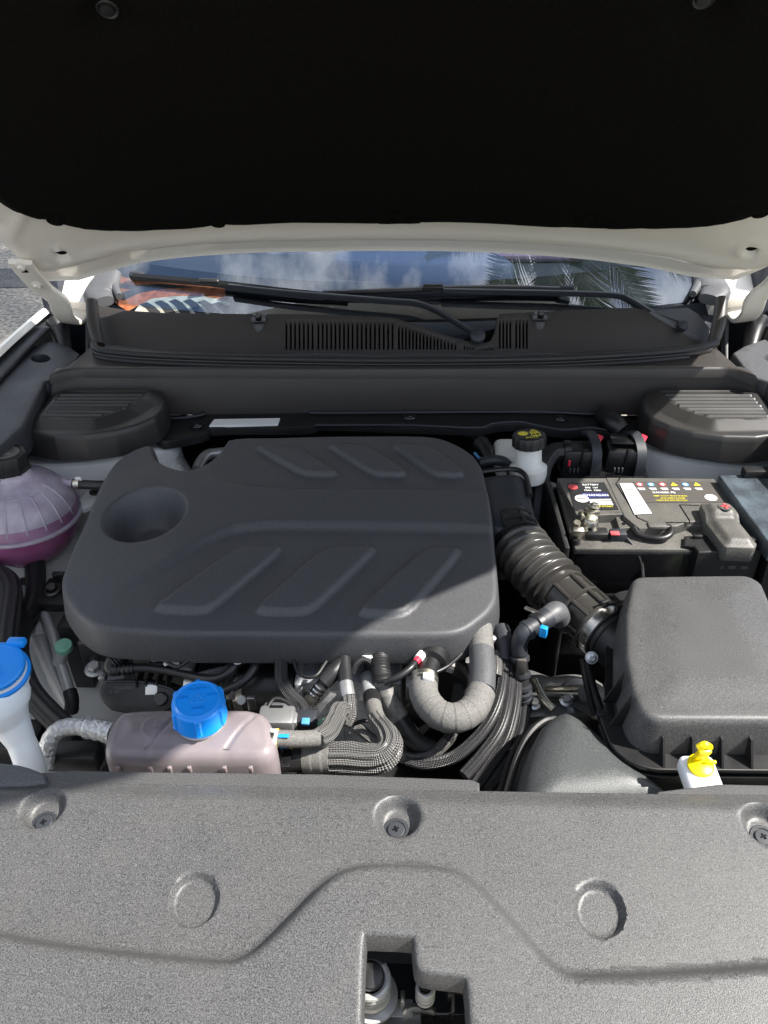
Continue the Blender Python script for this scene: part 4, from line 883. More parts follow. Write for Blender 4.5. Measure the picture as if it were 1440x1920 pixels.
obj('carry_handle', sweep([tuple(p) for p in hd], .0055, 10, 7), 'black_plastic', bt); obj('carry_handle', rbox(hit(1232, 986, bzt+.001), (.03, .016, .008), .003), 'battery_plastic', bt)
for q in ((1153, 954), (1170, 982), (1288, 953)): disc(hit(*q, bzt-.0055), .0032, (0, 0, 1), 'gloss_black', 'vent_hole', bt)
# labels
lb = bplate('label', [(1064, 906), (1133, 904), (1160, 955), (1078, 957)], bzt+.0012, .0008, 'label_black', .0001)
YD = (0, 1, 0); lz = bzt+.0016
def lab(s, px, py, size, m, par=None): text(s, size, hit(px, py, lz), (1, 0, 0), YD, m, par or lb)
disc(hit(1074, 913, lz), .0085, (0, 0, 1), 'label_red', 'emblem', lb, .0003); lab('S', 1074, 913, .011, 'label_white')
lab('BATTERY', 1107, 909, .0068, 'label_white'); lab('EFB  12V', 1109, 914.5, .006, 'label_white'); lab('70Ah  720A', 1111, 919.5, .006, 'label_white')
obj('label_stripe', plate(dens(BP([(1090, 924.5), (1138, 924), (1142, 932), (1092, 933)], lz), .05), bzt+.001, lz, .0001), 'label_navy', lb)
lab('CHANGAN', 1117, 928.5, .0085, 'label_white')
for k, (a, b) in enumerate(((1099, 1145), (1106, 1147), (1112, 1149))): obj('label_stripe', plate(dens(BP([(a, 936+k*4.2), (b, 935.6+k*4.2), (b+1, 937.6+k*4.2), (a+1, 938.2+k*4.2)], lz), .05), bzt+.001, lz, .0001), 'label_white', lb)
lab('STOP-START', 1130, 949.5, .0062, 'label_yellow')
disc(hit(1091, 935, lz), .0115, (0, 0, 1), 'label_white', 'minus_mark', lb, .0003); obj('minus_bar', rbox(hit(1091, 935, lz+.0005), (.016, .0024, .0004), 0), 'gloss_black', lb)
l2 = bplate('label', [(1186, 903), (1330, 903), (1356, 941), (1208, 942)], bzt+.0020, .0008, 'label_grey', .0001); lz = bzt+.0025
for k, (s, mm) in enumerate((('O', 'label_red'), ('O', 'label_blue'), ('O', 'label_red'), ('A', 'label_yellow'), ('O', 'label_blue'), ('A', 'label_yellow'))):
    q = hit(1199+k*21.5, 908.5, lz)
    if s == 'O': disc(q, .0058, (0, 0, 1), mm, 'warning_mark', l2, .0003); disc(q+Vector((0, 0, .0003)), .0032, (0, 0, 1), 'label_white', 'warning_mark', l2, .0002)
    else: obj('warning_mark', lathe([(.0068, 0), (.0068, .0003), (0, .0003)], q, seg=3, fr=(Vector((0, 1, 0)), Vector((-1, 0, 0)), Vector((0, 0, 1)))), mm, l2)
    q = hit(1202+k*21.5, 915.5, lz); obj('warning_text', rbox(q, (.012, .0022, .0003), 0), 'label_white', l2); obj('warning_text', rbox(q+Vector((.001, -.004, 0)), (.010, .0022, .0003), 0), 'label_white', l2)
lab('DANGER', 1239, 923.5, .007, 'label_white', l2); lab('Pb', 1262, 923.5, .008, 'label_white', l2)
for k, (a, b) in enumerate(((1222, 1292), (1227, 1296), (1231, 1288))): lab(('KEEP AWAY FROM SPARKS', 'AND OPEN FLAMES', 'WEAR EYE PROTECTION')[k], (a+b)/2, 930+k*4.1, .0047, 'label_yellow', l2)
l3 = bplate('barcode_label', [(1162, 906), (1186, 906), (1222, 962), (1190, 964)], bzt+.0030, .0008, 'label_white', .0001); lz = bzt+.0034
for k in range(11): obj('barcode_bar', rbox(hit(1178+k*2.55, 913+k*4.3, lz), (.0125, (.0012, .0022, .0016)[k % 3], .0003), 0), 'gloss_black', l3)
disc(hit(1333, 933, lz-.0012), .010, (0, 0, 1), 'label_white', 'plus_mark', bt, .0003)
# terminals
tm = thing('negative_terminal', 'bare metal negative battery clamp with its sensor plug', 'battery clamp', tuple(hit(1108, 1000, bzt-.015)))
c = hit(1106, 985, bzt-.006)
obj('clamp', MB().add(lathe([(.013, -.012), (.013, .010), (.0105, .014), (.0, .014)], c, (0, 0, 1), 20)).add(rbox(c+Vector((.004, .016, .016)), (.020, .018, .010), .002, ((1, .4, 0), (-.4, 1, 0)))).add(rbox(c+Vector((-.012, .010, .008)), (.006, .012, .016), .002)), 'zinc', tm)
obj('clamp_bolt', lathe([(.004, 0), (.004, .004), (0, .004)], c+Vector((-.014, .012, .016)), (0, 0, 1), 12), 'zinc', tm); bolt('clamp_nut', c+Vector((.008, .022, .022)), (.2, .1, 1), .006, 'zinc', tm)
obj('sensor_plate', rbox(hit(1098, 1000, bzt-.012), (.020, .014, .018), .002), 'zinc', tm)
obj('sensor_body', rbox(hit(1118, 1003, bzt-.012), (.036, .022, .018), .004), 'black_plastic', tm)
obj('sensor_plug', rbox(hit(1158, 1004, bzt-.010), (.026, .018, .017), .003), 'slate_plastic', tm); obj('plug_latch', rbox(hit(1153, 1000, bzt-.001), (.014, .010, .003), .001), 'label_red', tm)
obj('cable_lug', MB().add(rbox(hit(1081, 1002, bzt-.006), (.017, .010, .034), .002, ((1, 0, 0), (0, 1, .45)))).add(lathe([(.006, 0), (.006, .008), (0, .008)], hit(1081, 985, bzt), (0, -.3, 1), 6)), 'zinc', tm)
w1 = thing('sensor_wire', 'thin black wire hanging down the front of the battery from its sensor plug', 'wire', tuple(hit(1195, 1040, .86)))
obj('wire', sweep(H3([(1168, 1006, .885), (1180, 1014, .882), (1195, 1035, .870), (1203, 1055, .85), (1206, 1085, .83)]), .0028, 8, 6), 'hose_rubber', w1); obj('wire', sweep(H3([(1170, 1009, .883), (1182, 1020, .878), (1198, 1045, .862), (1205, 1078, .83)]), .0022, 8, 6), 'rubber', w1)
w2 = thing('earth_cable', 'black earth cable dropping from the metal clamp past the bellows', 'cable', tuple(hit(1080, 1060, .8)))
obj('cable', sweep(H3([(1081, 1012, .885), (1079, 1035, .865), (1076, 1060, .84), (1080, 1090, .82), (1098, 1118, .80), (1125, 1140, .79)]), [.0065, .006, .004, .0036, .0036, .0036], 10, 6), 'hose_rubber', w2)
pc = thing('terminal_cover', 'grey black hinged cover with a red plus over the positive terminal', 'terminal cover', tuple(hit(1370, 985, .90)))
o = dens(fillet(ccw(BP([(1316, 938), (1368, 938), (1378, 948), (1396, 972), (1422, 1003), (1418, 1010), (1364, 1008), (1346, 985), (1330, 965)], .918)), .006), .004)
obj('cover', relief(o, lambda x, y: .912+.008*sst(sdist(np.stack([x, y], 1), o), 0, .012)-.010*sst(1.03-y, -.006, .006), .004, [(.0012, -.0006), (.002, -.002), (.003, -.022), (.002, -.026)]), 'battery_plastic', pc, 50, weld=True)
q = hit(1360, 950, .921); lg = disc(q, .0105, (0, 0, 1), 'battery_plastic', 'plus_disc', pc, .0005)
for a in ((.014, .0038), (.0038, .014)): obj('plus_bar', rbox(q+Vector((0, 0, .0012)), (*a, .001), .0002), 'label_red', lg)
obj('hinge_tab', rbox(hit(1390, 1012, .898), (.048, .010, .006), .0015), 'black_plastic', pc)
fb = thing('fuse_holder', 'black fuse holder box hung on the front of the battery', 'fuse box', tuple(hit(1360, 1040, .85)))
o = BP([(1287, 1006), (1330, 1003), (1408, 1011), (1424, 1030), (1312, 1033), (1304, 1022), (1286, 1020)], .886)
obj('box', plate(dens(o, .02), .80, .886, .003), 'black_plastic', fb); 
for k in range(4): obj('mould_mark', rbox(hY(1326+k*23, 1064, float(o[:, 1].min())-.0005), (.011, .0006, .006), .0002), 'faint_print', fb)
obj('top_tab', rbox(hit(1308, 1006, .889), (.014, .006, .006), .001), 'black_plastic', fb)
bs = thing('battery_sleeve', 'black felt heat sleeve standing round the side and front of the battery', 'heat sleeve', (.25, 1.07, .7))
obj('sleeve', rbox((.245, 1.075, .78), (.008, .21, .22), .002), 'rubber', bs); obj('sleeve', rbox((.395, .968, .70), (.31, .007, .20), .002), 'gloss_black', bs); obj('sleeve', rbox((.238, 1.04, .72), (.006, .26, .20), .002), 'black_plastic', bs)
for q in ((1035, 912, .875), (1032, 935, .86)): obj('rivet', lathe([(.008, 0), (.006, .006), (.003, .007), (.003, .012), (0, .012)], hit(*q), (-.5, -.4, .7), 14), 'pewter', bs)
# control unit box beside the battery
eb = thing('control_box', 'dusty blue black control unit box beside the battery', 'control box', tuple(hit(1410, 950, .86)))
o = dens(ccw(HP([(1352, 892), (1440, 889), (1540, 886), (1580, 1020), (1448, 1022)], const(.912))), .03)
obj('lid', plate(o, .885, .912, .003), 'dusty_plastic', eb); obj('case', relief(o+onorm(o)*-.006, const(.884), 5, [(0, -.001), (-.004, -.16)]), 'black_plastic', eb)
obj('connector', rbox(hit(1420, 886, .918), (.05, .02, .016), .003), 'black_plastic', eb)
# ================================================================== round expansion tank
tc_ = hit(30, 960, .850)
et = thing('expansion_tank', 'round translucent expansion tank with pink coolant and a black screw cap', 'coolant tank', tuple(tc_-Vector((0, 0, .08))))
tilt = Vector((.10, .03, 1)).normalized(); fr0 = basis(tilt)
up_prof = [(.1055, .002), (.1045, .012), (.100, .026), (.090, .043), (.075, .057), (.058, .066), (.045, .072), (.038, .078), (.0355, .088), (.0355, .094)]
obj('upper_shell', lathe(up_prof, tc_, tilt, 56), 'lilac_shell', et, 60)
obj('lower_shell', lathe([(.1055, -.002), (.1050, -.018), (.100, -.040), (.086, -.062), (.058, -.080), (.02, -.088), (0, -.088)], tc_, tilt, 56), 'magenta_fluid', et, 60)
obj('fill_band', lathe([(.1060, .003), (.1052, .012), (.1030, .020)], tc_, tilt, 56), 'fluid_edge', et, 60)
obj('seam_flange', lathe([(.104, -.003), (.1115, -.003), (.1125, 0), (.1115, .003), (.104, .003)], tc_, tilt, 64), 'lilac_shell', et, 50)
X0, Y0_, A0 = fr0
def on_shell(a, rh): return tc_+X0*(rh[0]*math.cos(a))+Y0_*(rh[0]*math.sin(a))+A0*rh[1]
aref = math.atan2(Vector((0, -1, 0)).dot(Y0_), Vector((0, -1, 0)).dot(X0))
for k in range(-5, 6):
    a = aref+k*.30; obj('shell_rib', sweep([tuple(on_shell(a, q)) for q in up_prof[1:6]], .0016, 6, 4), 'lilac_shell', et)
obj('shell_rib', sweep([tuple(on_shell(aref+t_, (.066, .0625))) for t_ in np.linspace(-1.2, 1.2, 16)], .0016, 6, 2), 'lilac_shell', et)
cp_ = tc_+A0*.094
def cap_ribs(n, d): return lambda a, r, h: 1+(d if (math.sin(n*a) > .75) else 0)*(r > .02)
cpo = obj('cap', lathe([(.034, -.006), (.0365, -.004), (.0365, .0), (.034, .002), (.0335, .022), (.032, .026), (.027, .0275), (.0265, .0262), (0, .0262)], cp_, tilt, 72, rfun=cap_ribs(8, .055)), 'black_plastic', et, 35)
disc(cp_+A0*.0262, .0235, tilt, 'old_tape', 'cap_face', cpo, .0012)
for s_, dy in (('CAUTION', .006), ('HOT', -.006)): text(s_, .0085, cp_+A0*.0277+Vector((0, dy, 0)), (1, .1, -.1), (0, 1, 0), 'dim_print', cpo)
obj('cap_latch', rbox(cp_+Vector((-.02, .03, .012)), (.05, .018, .016), .004), 'black_plastic', et)
obj('bracket', plate(dens(HP([(150, 935), (172, 915), (196, 916), (198, 926), (172, 945), (156, 952)], const(.845)), .02), .835, .845, .002), 'apron_paint', et)
bolt('bolt', hit(180, 922, .846), (0, -.1, 1), .008, 'black_plastic', et)
hs = thing('vent_hose', 'short black vent hose with a wire clamp from the pink tank', 'hose', tuple(hit(180, 908, .87)))
obj('hose', sweep(H3([(136, 907, .885), (165, 909, .882), (200, 910, .88), (245, 912, .87)]), .0085, 16, 6), 'hose_rubber', hs)
obj('clamp', lathe([(.0088, -.005), (.0096, -.005), (.0096, .005), (.0088, .005)], hit(145, 908, .884), (1, 0, 0), 24), 'zinc', hs); obj('clamp_ear', rbox(hit(147, 898, .894), (.012, .003, .008), .001), 'label_white', hs)
obj('stub', sweep(H3([(112, 903, .885), (138, 907, .885)]), .007, 12, 4), 'lilac_shell', hs)
# ------------------------------------------------------------------ hose builders
def hose(name, label, cat, segs, group=None, loc=None):
    """segs: (part name, [(px, py, z)...], radius, material, options)"""
    r = thing(name, label, cat, tuple(hit(*(loc or segs[0][1][len(segs[0][1])//2]))), group)
    for nm, pts, rad, m, *op in segs:
        o = op[0] if op else {}
        obj(nm, sweep([tuple(hit(*p)) for p in pts], rad, o.get('seg', 16), o.get('res', 8), pleats=o.get('pl', 0), amp=o.get('amp', .07)), m, r, 60)
    return r
def wrap(r, pitch, d=.05): return lambda s, S: r*(1-d+d*2*((s/pitch) % 1))
def corr(r, pitch, d=.07): return lambda s, S: r*(1+d*math.sin(s/pitch*2*math.pi))
PL = dict(seg=54, pl=9, amp=.075, res=10)
R1 = hose('coolant_hose', 'long black braided coolant hose snaking down from under the pink tank', 'hose', [
    ('rubber_end', [(66, 1056, .785), (67, 1092, .772), (66, 1120, .765), (56, 1150, .76), (48, 1164, .758)], [.0175, .0170, .0168, .0168, .0178], 'hose_rubber'),
    ('sleeve', [(52, 1158, .759), (38, 1182, .757), (33, 1212, .757), (38, 1250, .757), (55, 1295, .756), (88, 1335, .752), (128, 1372, .745), (172, 1408, .735), (205, 1436, .725)], .0165, 'braid', PL)])
for k, y in enumerate((1066, 1081)): obj('paint_ring', lathe([(.0172, -.0012), (.0179, -.0012), (.0179, .0012), (.0172, .0012)], hit(66, y, .775), (0, -.3, -1), 24), 'yellow_mark', R1)
obj('clip_ear', rbox(hit(46, 1090, .775), (.012, .006, .014), .002), 'rubber', R1)
R2 = hose('heater_hose', 'pleated black braided hose at the wing beside the blue washer cap', 'hose', [('sleeve', [(-40, 1060, .81), (-10, 1072, .812), (14, 1090, .812), (22, 1115, .812), (17, 1160, .812), (12, 1200, .812), (8, 1245, .80)], .0165, 'braid', PL), ('sleeve', [(-60, 1095, .80), (-20, 1098, .80), (-6, 1120, .80), (-8, 1180, .80), (-10, 1250, .80)], .013, 'braid', PL)])
P1 = hose('ac_pipe', 'thick silver air conditioning pipe with a paper tag, foil wrapped at its top', 'pipe', [('pipe', [(56, 1150, .735), (72, 1195, .725), (92, 1245, .71), (112, 1290, .695), (135, 1335, .68)], .0120, 'tube_alloy'), ('foil_wrap', [(36, 1068, .75), (44, 1110, .742), (57, 1155, .735)], lambda s, S: .0125+.0012*math.sin(s*310), 'foil')])
obj('paper_tag', sweep(H3([(62, 1168, .732), (72, 1196, .726)]), .0130, 20, 3), 'apron_paint', P1); text('A5017', .008, hit(63, 1186, .741), (.3, -1, -.2), (1, .3, 0), 'dim_print', P1)
P2 = hose('ac_line', 'thin silver air conditioning line with a mint green service cap', 'pipe', [('pipe', [(72, 1118, .755), (84, 1150, .75), (100, 1195, .745), (112, 1240, .738)], .0080, 'tube_alloy'), ('pipe', [(112, 1240, .738), (124, 1275, .728), (133, 1305, .72)], .0084, 'tube_alloy'), ('service_port', [(110, 1243, .738), (115, 1228, .752), (120, 1215, .764)], .0105, 'tube_alloy'), ('end_hose', [(131, 1296, .722), (135, 1315, .715), (133, 1335, .70)], .0105, 'rubber')])
obj('service_cap', lathe([(.0115, 0), (.0135, .001), (.0135, .008), (.0125, .010), (.004, .0108), (0, .0108)], hit(121, 1216, .764), (.10, -.25, 1), 28), 'mint_plastic', P2); text('L', .010, hit(122, 1211, .776), (1, 0, 0), (0, 1, .2), 'mint_plastic', P2)
bw = thing('mount_bracket', 'black engine mount bracket with bolts beside the engine cover', 'bracket', tuple(hit(120, 1100, .78)))
obj('plate', rbox(hit(125, 1115, .765), (.085, .07, .02), .004), 'black_plastic', bw); obj('upright', rbox(hit(150, 1195, .72)+Vector((.0, .0, -.02)), (.035, .06, .14), .004), 'black_plastic', bw)
obj('fin', rbox(hit(112, 1082, .80), (.022, .008, .02), .002), 'gloss_black', bw)
bolt('bolt', hit(98, 1106, .778), (0, -.2, 1), .0095, 'dark_steel', bw); bolt('bolt', hit(178, 1254, .752), (0, -.2, 1), .0100, 'pewter', bw)
obj('gear_cover', rbox(hit(185, 1215, .77), (.05, .03, .05), .005), 'black_plastic', bw)
# ------------------------------------------------------------------ washer filler
wf = thing('washer_filler', 'white washer filler neck with a bright blue snap cap', 'washer filler', tuple(hit(20, 1340, .86)))
WN = [(-4, 1268, .925), (-2, 1300, .91), (4, 1328, .892), (22, 1358, .87), (40, 1392, .85), (53, 1425, .832), (60, 1455, .81)]
obj('neck', sweep([tuple(hit(*p)) for p in WN], [.031, .0355, .033, .0215, .0168, .0172, .018], 32, 8, up0=(1, 0, 0)), 'white_plastic', wf, 60)
axw = (.10, -.22, 1); cw_ = hit(-3, 1262, .936)
obj('cap_ring', lathe([(.031, -.004), (.0365, -.002), (.0365, .002), (.031, .004)], cw_, axw, 48), 'blue_plastic', wf)
obj('collar', lathe([(.0325, -.014), (.0335, .012), (.03, .012)], cw_, axw, 40), 'white_plastic', wf)
cpw = obj('cap', lathe([(.0325, .008), (.0335, .010), (.0335, .0155), (.0315, .0175), (.028, .0178), (.027, .0165), (0, .0165)], cw_, axw, 48), 'blue_plastic', wf)
Aw = Vector(axw).normalized(); obj('cap_tab', rbox(cw_+Aw*.014+Vector((.014, .033, .008)), (.022, .012, .010), .003), 'blue_plastic', wf)
tri = [cw_+Aw*.0170+Vector(q) for q in ((-.012, -.010, -.001), (.012, -.010, -.0035), (0, .011, .0015))]
obj('triangle_mark', sweep([tuple(p) for p in (tri[0], tri[1])], .0010, 6, 1), 'blue_plastic', cpw); obj('triangle_mark', sweep([tuple(p) for p in (tri[1], tri[2])], .0010, 6, 1), 'blue_plastic', cpw); obj('triangle_mark', sweep([tuple(p) for p in (tri[2], tri[0])], .0010, 6, 1), 'blue_plastic', cpw)
hose('foil_hose', 'crinkled silver foil hose behind the washer filler neck', 'hose', [('hose', [(84, 1440, .79), (87, 1412, .805), (95, 1386, .82), (112, 1368, .828), (140, 1362, .83), (168, 1365, .83)], lambda s, S: .0112+.0003*math.sin(s*700), 'foil', dict(res=20, seg=24)), ('collar', [(162, 1364, .83), (185, 1368, .83), (212, 1374, .83)], lambda s, S: .0136+.0006*math.sin(s*500), 'foil', dict(res=16, seg=20))])
mz = thing('mount_rail', 'black brackets in the gap under the foil hose', 'bracket', tuple(hit(130, 1420, .75)))
obj('rail', rbox(hit(140, 1418, .78), (.07, .03, .03), .004), 'black_plastic', mz); obj('rail', rbox(hit(120, 1395, .76), (.04, .05, .04), .006), 'black_plastic', mz); obj('strap', rbox(hit(20, 1400, .72), (.10, .06, .06), .01), 'black_plastic', mz)
# ================================================================== pink tank with blue cap
pt_ = thing('coolant_tank', 'dusky pink translucent coolant tank with a big blue screw cap', 'coolant tank', tuple(hit(350, 1370, .90)))
TP = const(.928)
to = dens(ccw(rnd(HP([(236, 1334), (470, 1333), (486, 1342), (494, 1364), (498, 1394), (488, 1402), (220, 1400), (210, 1392), (216, 1366), (224, 1346)], TP), 2)), .005)
gx = [hit(306, 1370, TP)[0], hit(452, 1370, TP)[0]]; cr_ = hit(297, 1362, TP)
def hf_t(x, y):
    z = .925+.004*sst(sdist(np.stack([x, y], 1), to), 0, .02)
    for q in gx: z = z-.0022*(1-sst(np.abs(x-q-(y-cr_[1])*.5), .001, .004))
    d = np.hypot(x-cr_[0], (y-cr_[1])); return z+.0007*(1-sst(np.abs(d-.0165), .0006, .0015))
obj('shell', relief(to, hf_t, .0022, [(.003, -.001), (.007, -.004), (.010, -.009), (.0115, -.016), (.0125, -.045), (.0125, -.10)]), 'pink_tank', pt_, 60, weld=True)
tf = to[:, 1].min()-.0125
for x in (222, 282, 318, 355, 421, 470): q = hY(x, 1440, tf-.001); obj('seam_tab', rbox(q+Vector((0, 0, -.003)), (.0045, .004, .010), .001), 'pink_tank', pt_)
text('N', .011, cr_+Vector((0, -.001, .0045)), (1, 0, 0), (0, 1, 0), 'pink_tank', pt_)
cc = hit(376, 1345, .934); axc = (.06, -.10, 1); Ac = Vector(axc).normalized()
obj('neck', lathe([(.027, -.006), (.0285, .0), (.0285, .006), (.0, .006)], cc, axc, 40), 'bottle_plastic', pt_)
bc = obj('cap', lathe([(.0285, .002), (.0300, .003), (.0300, .007), (.0288, .009), (.0285, .027), (.0278, .0295), (.0255, .0305), (.0245, .0325), (.0235, .0345), (.0225, .0345), (.0218, .0336), (0, .0336)], cc, axc, 96, rfun=lambda a, r, h: 1+(.075 if (math.cos(6*a+.5) > .84 and .004 < h < .030) else 0)), 'blue_plastic', pt_, 35)
Xc, Yc, _ = basis(Ac); xx = Vector((1, .25, -.06)).normalized(); yy = Ac.cross(xx)
pcap = lambda u, v_: cc+Ac*.0338+xx*u+yy*v_
for a, b in (((-.0075, -.005), (.0075, -.005)), ((.0075, -.005), (0, .0085)), ((0, .0085), (-.0075, -.005))): obj('triangle_mark', sweep([tuple(pcap(*a)), tuple(pcap(*b))], .0007, 6, 1), 'blue_plastic', bc)
obj('triangle_mark', sweep([tuple(pcap(0, .004)), tuple(pcap(0, -.001))], .0007, 6, 1), 'blue_plastic', bc)
for s_, u, v_ in (('CAUTION', 0, .0135), ('HOT', -.0145, .004), ('CLOSE', 0, -.0125), ('OPEN', .0150, .003)): text(s_, .0046, pcap(u, v_), xx, yy, 'blue_plastic', bc, ext=.0009)
# ------------------------------------------------------------------ hoses in front of the engine
ha = hose('upper_coolant_hose', 'grey taped hose with yellow marked clamp leaving the pink tank, ending braided', 'hose', [
    ('taped_end', [(500, 1384, .905), (530, 1385, .903), (565, 1386, .90), (600, 1384, .897)], wrap(.0098, .0045, .02), 'foam_tape', dict(res=14)),
    ('sleeve', [(596, 1385, .897), (614, 1374, .893), (626, 1352, .886), (634, 1334, .88), (644, 1332, .872), (651, 1346, .862)], [.0104, .0112, .0108, .0105, .0095, .008], 'braid_silver', dict(seg=48, pl=8, amp=.12)),
    ('sleeve', [(652, 1300, .865), (654, 1322, .86), (655, 1340, .853), (647, 1356, .846)], .0082, 'braid_silver', dict(seg=48, pl=8, amp=.12)),
    ('metal_ring', [(648, 1282, .868), (650, 1294, .866), (653, 1307, .863)], .0098, 'pewter'),
    ('rubber_end', [(645, 1236, .875), (646, 1258, .872), (648, 1284, .868)], .0092, 'hose_rubber')])
obj('clamp', rbox(hit(509, 1382, .916), (.012, .020, .006), .0015), 'label_white', ha); obj('clamp_window', rbox(hit(509, 1380, .920), (.006, .009, .003), .0008), 'zinc', ha)
for x in (496, 519): obj('paint_ring', lathe([(.0099, -.0015), (.0107, -.0015), (.0107, .0015), (.0099, .0015)], hit(x, 1384, .905), (1, -.02, 0), 24), 'yellow_mark', ha)
obj('paint_mark', rbox(hit(532, 1380, .9125), (.012, .005, .0015), .0005), 'blue_mark', ha)
hb = hose('lower_coolant_hose', 'fat silver braided hose sweeping round a bend in front of the engine', 'hose', [
    ('coupling', [(512, 1420, .86), (545, 1421, .86), (578, 1421, .86)], [.0175, .0165, .0165], 'black_plastic', dict(seg=28)),
    ('taped_end', [(572, 1421, .86), (596, 1421, .862), (620, 1420, .864)], wrap(.0178, .011, .02), 'foam_tape', dict(res=12, seg=24)),
    ('sleeve', [(614, 1420, .863), (650, 1420, .866), (690, 1423, .868), (718, 1419, .872), (733, 1400, .876), (727, 1376, .874), (712, 1357, .868), (704, 1346, .864)], [.0165, .0172, .0168, .0155, .0135, .0115, .0102, .0098], 'braid_silver', dict(seg=66, pl=11, amp=.11, res=12)),
    ('taped_end', [(712, 1358, .868), (704, 1340, .862), (699, 1318, .856)], wrap(.0105, .008, .02), 'foam_tape', dict(res=10)),
    ('dark_ring', [(700, 1322, .857), (696, 1304, .852)], .0112, 'rubber'), ('metal_end', [(696, 1306, .853), (692, 1288, .848), (690, 1270, .842)], [.0105, .0112, .0108], 'aluminium')])
for x in (516, 545): obj('paint_mark', rbox(hit(x, 1408, .876), (.004, .003, .012), .0006, ((1, 0, 0), (0, .6, -.8))), 'yellow_mark', hb)
obj('paint_mark', rbox(hit(533, 1402, .878), (.010, .003, .005), .0006), 'blue_mark', hb); obj('clamp', rbox(hit(536, 1422, .878), (.012, .026, .004), .0015), 'gloss_black', hb)
obj('foot', rbox(hit(535, 1438, .85), (.03, .012, .010), .002), 'bottle_plastic', hb); obj('foot', rbox(hit(592, 1440, .845), (.02, .012, .010), .003), 'foil', hb)
tj = hose('tee_hose', 'short black tee hose with a wire clamp against the metal cooler', 'hose', [('hose', [(642, 1240, .875), (625, 1260, .868), (606, 1280, .86)], [.0085, .0115, .011], 'hose_rubber'), ('nozzle', [(612, 1274, .863), (598, 1293, .852), (588, 1305, .845)], .0085, 'rubber')])
for k in range(3): obj('wire_clamp', lathe([(.0085, -.001), (.0096, -.001), (.0096, .001), (.0085, .001)], hit(601-k*5, 1289+k*7, .855-k*.004), H3([(588, 1305, .845)])[0]-H3([(612, 1274, .863)])[0], 18), 'steel', tj)
hose('wrapped_hose', 'black and grey taped hose running down behind the braided bend', 'hose', [('corrugated_end', [(712, 1225, .875), (714, 1255, .868), (718, 1284, .858)], corr(.0128, .0035, .05), 'rubber', dict(res=26)), ('taped_part', [(716, 1278, .860), (728, 1308, .845), (744, 1338, .832), (752, 1356, .825)], [.0115, .0125, .0135, .0130], 'old_tape'), ('hose', [(748, 1348, .828), (764, 1374, .815), (785, 1396, .805), (810, 1405, .795)], [.0145, .014, .013, .012], 'rubber')])
hose('thin_grey_cable', 'thin grey cable with a red mark crossing under the cover edge', 'cable', [('cable', [(722, 1280, .87), (745, 1270, .88), (768, 1254, .885), (780, 1240, .885)], .0045, 'hose_rubber'), ('red_mark', [(779, 1242, .886), (786, 1234, .886)], .0048, 'red_plastic'), ('connector', [(784, 1236, .886), (792, 1226, .885)], .006, 'label_white')])
lm = hose('wiring_loom', 'black ribbed loom dropping to a plug on the cooler corner', 'wiring loom', [('sleeve', [(527, 1222, .87), (527, 1250, .865), (529, 1278, .858), (543, 1302, .85), (562, 1320, .842), (571, 1338, .838)], .0085, 'braid', dict(seg=36, pl=6, amp=.10)), ('ribbed_end', [(527, 1216, .872), (527, 1232, .868)], corr(.009, .005, .1), 'rubber', dict(res=20))])
obj('plug', rbox(hit(575, 1354, .84), (.028, .022, .026), .003), 'slate_plastic', lm); obj('plug_face', rbox(hit(573, 1353, .854), (.010, .010, .004), .001), 'label_blue', lm)
for k in range(2): obj('wire', sweep(H3([(590, 1356+k*3, .84), (602, 1353+k*3, .84), (612, 1346+k*3, .838)]), .0016, 6, 4), 'mint_plastic', lm)
gp = thing('grey_plug', 'grey plastic plug and bracket behind the pink tank', 'connector', tuple(hit(525, 1350, .85)))
obj('body', rbox(hit(520, 1352, .845), (.045, .03, .028), .004), 'pewter', gp); obj('body', rbox(hit(545, 1353, .843), (.02, .022, .022), .003), 'pewter', gp); obj('lid', rbox(hit(518, 1328, .850), (.032, .014, .012), .004), 'trim_grey', gp); obj('lid_slot', rbox(hit(518, 1326, .858), (.018, .005, .003), .001), 'gloss_black', gp)
# grey foam U bend
def foamr(r): return lambda s, S: r*(1-.02+.04*((s/.0115) % 1))
UB = [(898, 1150, .885), (901, 1185, .882), (903, 1222, .880), (905, 1262, .877), (903, 1296, .874), (888, 1328, .871), (860, 1345, .870), (828, 1342, .870), (805, 1322, .871), (794, 1298, .873), (795, 1276, .876)]
ub = hose('foam_hose', 'thick grey foam wrapped hose bending in a U beside the cover', 'hose', [('upper_wrap', UB[:4], foamr(.0164), 'foam_tape', dict(res=20, seg=28)), ('dark_wrap', UB[2:5], .0168, 'trim_grey', dict(res=8, seg=28)), ('lower_wrap', UB[4:], foamr(.0182), 'foam_tape', dict(res=26, seg=32))], loc=(860, 1345, .87))
obj('clamp', lathe([(.0172, -.006), (.0182, -.006), (.0182, .006), (.0172, .006)], hit(795, 1276, .876), hit(795, 1272, .876)-hit(794, 1298, .873), 28), 'zinc', ub); obj('clamp_ear', rbox(hit(803, 1270, .892), (.014, .010, .010), .002), 'label_white', ub)
obj('pipe_end', lathe([(.014, 0), (.014, .03), (.022, .032), (.022, .05)], hit(795, 1274, .876), (.3, 1, -.1), 28), 'black_plastic', ub)
cy = thing('charge_pipe', 'black ribbed charge air pipe with steel clamps under the cover edge', 'pipe', tuple(hit(460, 1290, .79)))
obj('pipe', sweep(H3([(380, 1282, .80), (430, 1286, .80), (452, 1288, .80)]), corr(.034, .007, .03), 28, 30), 'rubber', cy); obj('pipe', sweep(H3([(452, 1288, .80), (500, 1290, .80), (556, 1292, .80)]), [.034, .036, .034], 28, 6), 'black_plastic', cy)
